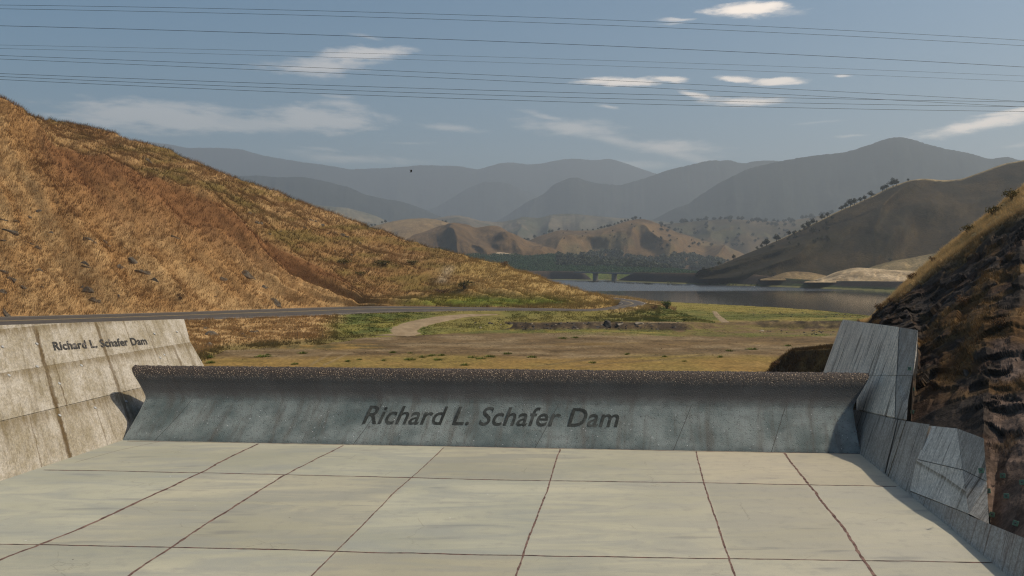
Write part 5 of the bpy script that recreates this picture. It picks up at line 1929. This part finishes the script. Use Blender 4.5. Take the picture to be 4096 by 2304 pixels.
shrub(2668, 1236, 50, 40, M_GREENBUSH, 'round dark green bush beside the road bend above the lake', 'bush', count=500)
shrub(2618, 1240, 40, 26, M_DRYB, 'rust brown dry bush between the road bend and the round green bush')
shrub(2737, 1285, 32, 16, M_GREENBUSH, 'low green bush on the slope below the round dark bush')
shrub(1372, 1058, 80, 26, M_OLIVE, 'left of two dark olive bushes on the slope above the road')
shrub(1535, 1062, 78, 26, M_OLIVE, 'right of two dark olive bushes on the slope above the road')
shrub(1858, 1158, 84, 44, M_OLIVE, 'bushy olive shrub below the worn track on the slope')
shrub(1765, 1180, 66, 30, M_DRYB, 'brown dry shrub at the edge of the green roadside grass')
shrub(1650, 1060, 60, 24, M_OLIVE, 'low olive shrub left of the worn track')
shrub(722, 1198, 44, 34, M_DRYB, 'dark brown dry bush on the cut just above the road')
shrub(2018, 1066, 44, 26, M_DRYB, 'brown shrub on the skyline where the slope meets the orchard view')
shrub(1440, 1105, 60, 22, M_OLIVE, 'flat olive shrub above the end of the brown cut')
for (x, y, w_, h_, mt, lab) in ((3878, 935, 70, 52, M_OLIVE, 'lower of the olive shrubs on the sunlit edge of the rock slope'), (3975, 862, 80, 50, M_OLIVE, 'middle olive shrub on the sunlit edge of the rock slope'),
                                (4050, 800, 90, 56, M_OLIVE, 'upper olive shrub near the top right of the rock slope'), (3735, 1052, 44, 30, M_DRYB, 'dry brown shrub halfway down the sunlit rock edge'),
                                (3652, 1120, 60, 36, M_DRYB, 'bare twiggy shrub against the pale mounds on the rock edge'), (3560, 1210, 36, 24, M_DRYB, 'small rusty shrub near the foot of the rock edge'),
                                (3520, 1245, 56, 38, M_DRYB, 'reddish bush at the foot of the rock edge by the lake'), (3640, 1370, 30, 20, M_DRYB, 'brown weed growing above the tall wall corner'),
                                (3850, 1225, 70, 50, M_DRYB, 'pale twiggy bush in the middle of the dark rock face'), (4000, 1310, 70, 50, M_DRYB, 'reddish twiggy bush on the right of the dark rock face'),
                                (3110, 1475, 60, 40, M_DRYB, 'spiky dry weed at the left foot of the brown bank')):
    shrub(x, y, w_, h_, mt, lab, count=320)
# willows along the far waterline and on the embankment
for i, x in enumerate((2672, 2684, 2746, 2782, 2826, 2840, 2870, 2884, 2902, 2918, 2932, 2944, 2978, 3004, 3016, 3028)):
    y = float(np.interp(x, *zip(*SHORE_F))) - 2.5
    shrub(x, y, random.uniform(12, 24), random.uniform(7, 12), M_WILLOW, 'small pale green willow bush at the far waterline', 'willow_bush', group='willow bushes at the far waterline', count=90)
for (x, y, h_, lab) in ((2650, 1104, 10, 'light green bush on the dark embankment near the bridge'), (2840, 1088, 20, 'yellow green tree at the toe of the shaded hill'), (2970, 1096, 18, 'dark bush on top of the embankment under the hill'), (3095, 1104, 22, 'dark bush beside the small pale mound'), (3040, 1128, 12, 'dark round bush low on the far bank')):
    shrub(x, y, h_ * 1.3, h_, M_WILLOW if 'green' in lab else M_OAK, lab, 'bush', count=140)
# reeds standing in the shallows by the bridge
pts = []
for i in range(260):
    x = random.choice((random.gauss(2376, 14), random.gauss(2440, 20), random.gauss(2530, 40), random.gauss(2590, 8), random.gauss(2350, 40), random.gauss(2690, 30)))
    y = float(np.interp(x, *zip(*SHORE_F))) + random.uniform(2, 7)
    pts.append(P(x, y, dz_(y, LAKE_Z)))
pts = np.array(pts)
rp = np.repeat(pts, 5, 0); nb = len(rp)
rp = rp + RNG.normal(0, .8, (nb, 3)) * (1, 1, 0)
tipz = np.stack([RNG.normal(0, .3, nb), RNG.normal(0, .3, nb), RNG.uniform(.3, 1.3, nb)], 1)
V3 = np.stack([rp - (.12, 0, .2), rp + (.12, 0, -.2), rp + tipz], 1).reshape(-1, 3)
stuff(mk('reeds', V3, np.arange(nb * 3).reshape(-1, 3), m_plain('reed', (.05, .045, .025)), smooth=False), 'dark reeds standing in the shallow water by the bridge', 'reeds')
# grass tufts on the bare flat
tuft_me = []
for s_ in range(3):
    g = np.random.default_rng(60 + s_)
    nb = 120
    a = g.uniform(0, 6.28, nb); r = g.random(nb) ** .6 * .5
    b0 = np.stack([np.cos(a) * r, np.sin(a) * r, np.full(nb, -.03)], 1)
    tp = b0 + np.stack([np.cos(a) * g.uniform(0, .3, nb), np.sin(a) * g.uniform(0, .3, nb), g.uniform(.2, .5, nb) * (1.1 - r)], 1)
    sd = np.stack([-np.sin(a), np.cos(a), np.zeros(nb)], 1) * .035
    me = bpy.data.meshes.new('grass_tuft')
    me.from_pydata([tuple(v) for v in np.stack([b0 - sd, b0 + sd, tp], 1).reshape(-1, 3) * S], [], [list(f) for f in np.arange(nb * 3).reshape(-1, 3)])
    me.materials.append(m_leaf('tuft_blade', (.105, .125, .020)))
    tuft_me.append(me)
TUFTS = [(1572, 1411, 26), (1729, 1424, 34), (1768, 1423, 30), (1925, 1436, 40), (1890, 1431, 36), (1960, 1428, 44), (2128, 1430, 34), (1437, 1440, 20), (1536, 1443, 22), (1640, 1439, 44), (1750, 1441, 40), (840, 1452, 40), (1073, 1420, 20), (1212, 1414, 34), (1392, 1446, 24), (1050, 1428, 60), (2250, 1354, 40), (2300, 1352, 30), (2917, 1404, 26), (2738, 1446, 18), (2660, 1428, 22), (830, 1430, 50), (1180, 1458, 26), (1860, 1461, 30), (2370, 1452, 26), (2510, 1418, 24), (2030, 1416, 30), (1690, 1430, 28), (3010, 1398, 40), (2880, 1430, 26), (1640, 1414, 20), (3150, 1385, 30)]
for (x, y, w_) in TUFTS:
    l, nn_ = hit(x, y)
    if l is None:
        continue
    o = bpy.data.objects.new('grass_tuft', random.choice(tuft_me))
    o.location = l * S
    sz = w_ / F * l.y
    o.scale = (sz, sz * 1.2, min(sz, .75)); o.rotation_euler = (0, 0, random.uniform(0, 6))
    COL.objects.link(o)
    tag(o, 'low green grass tuft on the bare brown flat behind the weir', 'grass tuft', 'grass tufts on the bare flat')

# ------------------------------------------------------------------ fences
M_POST = m_plain('weathered_post', (.060, .045, .034), .9, .3, 5)
M_WIRE = m_plain('fence_wire', (.09, .075, .06), .6, .2, 5, .4)


def box_bm(bmx, c, sx, sy, sz, q=None):
    r = bmesh.ops.create_cube(bmx, size=1.0)
    for v in r['verts']:
        v.co = Vector((v.co.x * sx, v.co.y * sy, v.co.z * sz))
        if q is not None:
            v.co = q @ v.co
        v.co += Vector(c)
    return r['verts']


def fence(name, pts, hpx, label, leanx=0.0, wires=2):
    t = thing(name, label, 'fence')
    tops = []
    for (x, y) in pts:
        l, nn_ = hit(x, y)
        if l is None:
            continue
        h = hpx / F * l.y * random.uniform(.85, 1.15)
        bmx = bmesh.new()
        tip = l + Vector((leanx * h + random.uniform(-.12, .12) * h, 0, h))
        tube(bmx, [l - Vector((0, 0, .15)), l * .5 + tip * .5, tip], [.032, .030, .026], 6)
        o = bpy.data.objects.new('post', bm_mesh('post', bmx, M_POST)); o.parent = t; COL.objects.link(o)
        tops.append((l, tip))
    bmx = bmesh.new()
    for (a, b_), (c_, d_) in zip(tops, tops[1:]):
        for f in (.5, .85)[:wires]:
            p, q = a.lerp(b_, f), c_.lerp(d_, f)
            tube(bmx, [p, p.lerp(q, .5) - Vector((0, 0, .02)), q], [.006, .006, .006], 4)
    o = bpy.data.objects.new('wire', bm_mesh('wire', bmx, M_WIRE)); o.parent = t; COL.objects.link(o)


FP = [(535, 638), (585, 636), (621, 633), (708, 640), (745, 652), (785, 662), (800, 664), (828, 674), (873, 694), (912, 704), (941, 712), (975, 724), (1000, 732), (1021, 742), (1042, 750), (1064, 758), (1100, 774), (1121, 782)]
fence('wire_fence', FP, 13, 'wire fence with thin dark posts along the upper skyline of the golden hill')
fence('wire_fence', [(1852, 1172), (1870, 1160), (1882, 1152), (1894, 1142), (1910, 1137), (1926, 1128), (1938, 1121), (1950, 1115), (1961, 1110), (1982, 1105), (1996, 1101), (2008, 1097), (2020, 1091), (2034, 1080)], 13, 'leaning post and wire fence crossing the straw slope near the worn track', .45)
fence('wire_fence', [(1190, 1352), (1290, 1352), (1342, 1346)][:2], 46, 'rusty wire fence end with one tall post at the right end of the rocky bank', 0.0)

# ------------------------------------------------------------------ bridge
M_BRC = m_plain('bridge_concrete', (.12, .115, .105), .85, .2, .5)
M_BRD = m_plain('bridge_girder', (.16, .175, .18), .7, .2, .5)
A0, B0 = P(2296, 1086, 905), P(2545, 1092.5, 850)
bridge = thing('road_bridge', 'low two-pier concrete road bridge crossing the lake inlet between dark embankments', 'bridge', A0)
dirb = Vector(B0 - A0); Lb = dirb.length; qb_ = dirb.to_track_quat('X', 'Z')


def bpart(name, boxes, mat, parent=bridge):
    bmx = bmesh.new()
    for (c, s_) in boxes:
        box_bm(bmx, qb_ @ Vector(c), *s_, q=qb_)
    bmesh.ops.bevel(bmx, geom=bmx.edges[:], offset=.05, segments=1, affect='EDGES')
    o = bpy.data.objects.new(name, bm_mesh(name, bmx, mat)); o.parent = parent; COL.objects.link(o)
    return o


bpart('deck', [((Lb / 2, 2.2, -.30), (Lb, 5.4, .38))], M_BRC)
bpart('girder', [((Lb / 2, -.2, -.95), (Lb, .3, .85))], M_BRD)
bpart('girder', [((Lb / 2, 4.4, -.95), (Lb, .3, .85))], M_BRD)
rl = bpart('railing', [((Lb / 2, -.4, .50), (Lb, .10, .10)), ((Lb / 2, -.4, .22), (Lb, .08, .08))] + [((Lb * (i + .5) / 24, -.4, .2), (.12, .12, .62)) for i in range(24)], M_BRC)
for x in (2380.5, 2456):
    f = (x - 2296) / (2545 - 2296)
    bpart('pier', [((Lb * f, 2.0, -1.45), (4.4, 5.2, .3)), ((Lb * f, 2.0, -6.2), (3.6, 4.2, 9.4)), ((Lb * f, 2.0, -10.6), (4.4, 5.2, .8))], M_BRC)

# ------------------------------------------------------------------ utility poles, house, boat
M_POLE = m_plain('pole_wood', (.045, .036, .030), .9, .2, 2)
for (x, y, h_, lab) in ((2766, 1092, 26, 'thin wooden utility pole by the lake road left of the shaded hill'), (2960, 1074, 30, 'thin utility pole on the sunny foot of the shaded hill'), (3392, 1066, 46, 'tall dim utility pole on the dark face of the shaded hill')):
    l, nn_ = hit(x, y)
    t = thing('utility_pole', lab, 'pole', l)
    H = h_ / F * l.y
    bmx = bmesh.new(); tube(bmx, [(0, 0, -.5), (0, 0, H * .5), (0, 0, H)], [.13, .11, .09], 8)
    o = bpy.data.objects.new('post', bm_mesh('post', bmx, M_POLE)); o.parent = t; COL.objects.link(o)
    bmx = bmesh.new(); box_bm(bmx, (0, -.12, H * .93), 1.2, .07, .09)
    for s_ in (-.5, 0.05, .5):
        box_bm(bmx, (s_, -.12, H * .93 + .09), .06, .06, .12)
    o = bpy.data.objects.new('crossarm', bm_mesh('crossarm', bmx, M_POLE)); o.parent = t; COL.objects.link(o)
l, nn_ = hit(2618, 1066)
house = thing('house', 'small pale house with a low roof among the valley trees behind the orchard', 'house', l)
M_HW = m_plain('house_wall', (.22, .21, .19), .8, .1, 1); M_HR = m_plain('house_roof', (.40, .39, .37), .7, .1, 1); M_HG = m_plain('window_glass', (.03, .03, .035), .2, .1, 1)
bmx = bmesh.new(); box_bm(bmx, (0, 0, 1.4), 7.4, 4.0, 3.4)
o = bpy.data.objects.new('wall', bm_mesh('wall', bmx, M_HW)); o.parent = house; COL.objects.link(o)
bmx = bmesh.new()
vs_ = [bmx.verts.new(v) for v in ((-4.1, -2.5, 3.1), (4.1, -2.5, 3.1), (4.1, 2.5, 3.1), (-4.1, 2.5, 3.1), (-4.1, 0, 4.1), (4.1, 0, 4.1))]
for f in ((0, 1, 5, 4), (2, 3, 4, 5), (0, 4, 3), (1, 2, 5), (0, 3, 2, 1)):
    bmx.faces.new([vs_[k] for k in f])
o = bpy.data.objects.new('roof', bm_mesh('roof', bmx, M_HR)); o.parent = house; COL.objects.link(o)
for x in (-2.4, 0, 2.4):
    bmx = bmesh.new(); box_bm(bmx, (x, -2.02, 1.8), 1.0, .06, 1.1)
    o = bpy.data.objects.new('window', bm_mesh('window', bmx, M_HG)); o.parent = house; COL.objects.link(o)

by = 1148.5
bl = P(3013, by, dz_(by, LAKE_Z))
boat = thing('motor_boat', 'tiny pale fishing boat on the lake near the far shore', 'boat', bl)
M_HULL = m_plain('hull_paint', (.45, .46, .47), .4, .05, 1); M_DARK = m_plain('dark_plastic', (.03, .03, .032), .5, .1, 2)
bmx = bmesh.new()
rings = []
for (x, w_, z0_, z1_) in ((-1.05, .30, -.02, .26), (-.5, .36, -.05, .27), (.2, .36, -.05, .30), (.8, .24, -.02, .36), (1.2, .02, .12, .42)):
    rings.append([bmx.verts.new(v) for v in ((x, -w_, z1_), (x, -w_ * .7, z0_), (x, w_ * .7, z0_), (x, w_, z1_))])
for a, b_ in zip(rings, rings[1:]):
    for k in range(3):
        bmx.faces.new((a[k], a[k + 1], b_[k + 1], b_[k]))
    bmx.faces.new((a[3], a[0], b_[0], b_[3]))
bmx.faces.new(rings[0]); bmx.faces.new(rings[-1][::-1])
bmesh.ops.recalc_face_normals(bmx, faces=bmx.faces[:])
o = bpy.data.objects.new('hull', bm_mesh('hull', bmx, M_HULL)); o.parent = boat; COL.objects.link(o)
bmx = bmesh.new(); box_bm(bmx, (-.1, 0, .48), .26, .34, .4); box_bm(bmx, (-.02, 0, .74), .04, .3, .16)
o = bpy.data.objects.new('console', bm_mesh('console', bmx, M_DARK)); o.parent = boat; COL.objects.link(o)
bmx = bmesh.new(); box_bm(bmx, (-1.14, 0, .42), .16, .18, .26); box_bm(bmx, (-1.15, 0, .12), .07, .08, .4)
o = bpy.data.objects.new('outboard_motor', bm_mesh('outboard_motor', bmx, M_DARK)); o.parent = boat; COL.objects.link(o)

# ------------------------------------------------------------------ bird
bp_ = P(1644, 688, 70)
bmx = bmesh.new()
ring_d = [(-.14, .012, 0), (-.07, .032, 0), (.0, .042, .0), (.07, .032, .008), (.105, .020, .016), (.13, .018, .018), (.155, .004, .014)]
rings = []
for (x, r, z) in ring_d:
    rings.append([bmx.verts.new((x, r * math.cos(2 * math.pi * k / 8), z + r * math.sin(2 * math.pi * k / 8))) for k in range(8)])
for a, b_ in zip(rings, rings[1:]):
    for k in range(8):
        bmx.faces.new((a[k], a[(k + 1) % 8], b_[(k + 1) % 8], b_[k]))
bmx.faces.new(rings[0][::-1]); bmx.faces.new(rings[-1])
for s_ in (-1, 1):           # wings raised in mid beat
    ch = [(0.0, .03, .02, .13), (.06, .10, .10, .14), (.02, .16, .19, .12), (-.05, .20, .26, .02)]
    prev = None
    for (x, y, z, c_) in ch:
        cur = [bmx.verts.new((x + c_ * .5, s_ * y, z)), bmx.verts.new((x - c_ * .5, s_ * y, z + .004)), bmx.verts.new((x - c_ * .1, s_ * y, z + .012))]
        if prev:
            for i, j in ((0, 1), (1, 2), (2, 0)):
                bmx.faces.new((prev[i], prev[j], cur[j], cur[i]))
        prev = cur
    bmx.faces.new(prev)
tl = [bmx.verts.new(v) for v in ((-.12, .015, 0), (-.12, -.015, 0), (-.24, -.05, .0), (-.24, .05, .0), (-.12, 0, .012))]
bmx.faces.new(tl[:4]); bmx.faces.new((tl[0], tl[3], tl[4])); bmx.faces.new((tl[1], tl[4], tl[2])); bmx.faces.new((tl[4], tl[3], tl[2]))
bird = bpy.data.objects.new('bird', bm_mesh('bird', bmx, m_plain('feather', (.012, .012, .013), .7, .2, 8)))
bird.location = [c_ * S for c_ in bp_]; bird.scale = (.75, .75, .75); bird.rotation_euler = (0, R(-12), R(25))
COL.objects.link(bird)
tag(bird, 'small black bird flying with raised wings in front of the hazy mountains', 'bird')

# ------------------------------------------------------------------ power lines
M_CABLE = m_plain('power_cable', (.012, .022, .030), .5, .1, .2)
CAB = [((20, 66, 161), 122, 'topmost'), ((35, 87, 183), 122, 'second'), ((103, 168, 268), 118, 'third and thickest'), ((180, 230, 304), 130, 'fourth, thin,'), ((194, 251, 326), 130, 'fifth, thin,'),
       ((222, 304, 406), 124, 'sixth'), ((236, 325, 428), 124, 'seventh'), ((294, 364, 408), 112, 'eighth'), ((306, 383, 427), 112, 'ninth'), ((318, 401, 446), 112, 'lowest')]
for (ys, dm, nm) in CAB:
    xx = np.array((0, 2048, 4096.)); X3, Z3 = [], []
    slope = .10
    dd = dm / (1 - slope * (xx - CX) / F)
    X3 = (xx - CX) / F * dd; Z3 = CH + (HY - np.array(ys)) / F * dd
    co = np.polyfit(X3, Z3, 2)
    ends = .0000
    X = np.linspace(-190, 190, 90)
    Yd = dm + slope * X
    Z = np.polyval(co, X)
    bmx = bmesh.new()
    rad = .023 if 'thin' not in nm else .016
    if 'thickest' in nm:
        rad = .028
    tube(bmx, [Vector((X[i], Yd[i], Z[i])) for i in range(len(X))], [rad] * len(X), 6)
    o = bpy.data.objects.new('power_cable', bm_mesh('power_cable', bmx, M_CABLE, True))
    COL.objects.link(o)
    tag(o, '%s of ten dark power cables across the sky, counted from the top' % nm, 'power cable', 'power cables across the sky')

# ------------------------------------------------------------------ rock anchor plates
M_PLATE = m_plain('green_plate', (.10, .17, .115), .6, .2, 4); M_BOLT = m_plain('bolt_steel', (.07, .07, .065), .5, .2, 4, .5)
PL = [(3643, 1478, 'highest of three green anchor plates beside the tall wall'), (3655, 1559, 'middle of three green anchor plates beside the tall wall'), (3653, 1650, 'lowest of three green anchor plates beside the tall wall'),
      (3930, 1885, 'green anchor plate on the edge of the pale buttress'), (4015, 1905, 'green anchor plate highest on the reddish rocks'), (3957, 1966, 'green anchor plate beside the buttress side halfway down'),
      (4030, 1986, 'green anchor plate in the middle of the reddish rocks'), (3973, 2060, 'green anchor plate at the foot of the buttress side'), (4067, 2095, 'largest green anchor plate low on the reddish rocks'), (4093, 1932, 'green anchor plate cut by the right edge of the picture')]
for (x, y, lab) in PL:
    l, nn_ = hit(x, y)
    if l is None or l.y > 60:
        l = Vector(RW(x, y)); nn_ = Vector((-.85, -.2, .45))
    nf = Vector((-.62, -.72, .3)).normalized()
    t = thing('anchor_plate', lab, 'anchor plate', l + nf * .16, 'green anchor plates')
    q = nf.to_track_quat('Z', 'Y') @ Matrix.Rotation(random.uniform(-.3, .3), 3, 'Z').to_quaternion()
    bmx = bmesh.new(); box_bm(bmx, (0, 0, 0), .15, .15, .022, q)
    bmesh.ops.bevel(bmx, geom=bmx.edges[:], offset=.004, segments=1, affect='EDGES')
    o = bpy.data.objects.new('plate', bm_mesh('plate', bmx, M_PLATE)); o.parent = t; COL.objects.link(o)
    bmx = bmesh.new(); tube(bmx, [q @ Vector((0, 0, -.28)), q @ Vector((0, 0, .03)), q @ Vector((0, 0, .032)), q @ Vector((.012, 0, .07))], [.016, .016, .03, .02], 8)
    o = bpy.data.objects.new('bolt', bm_mesh('bolt', bmx, M_BOLT)); o.parent = t; COL.objects.link(o)

# ------------------------------------------------------------------ haze
m = bpy.data.materials.new('haze_air')
m.use_nodes = True
m.node_tree.nodes.clear()
n = NT(m.node_tree)
pv = n.add('ShaderNodeVolumePrincipled')
pv.inputs['Color'].default_value = (.80, .91, 1.0, 1)
pv.inputs['Density'].default_value = HAZE_DENSITY
pv.inputs['Anisotropy'].default_value = .30
om = n.add('ShaderNodeOutputMaterial')
n.l.new(pv.outputs[0], om.inputs['Volume'])
bmx = bmesh.new()
box_bm(bmx, (0, 3600, 482), 17000, 7700, 984)
hz = bpy.data.objects.new('haze', bm_mesh('haze', bmx, m))
hz['kind'] = 'stuff'
COL.objects.link(hz)
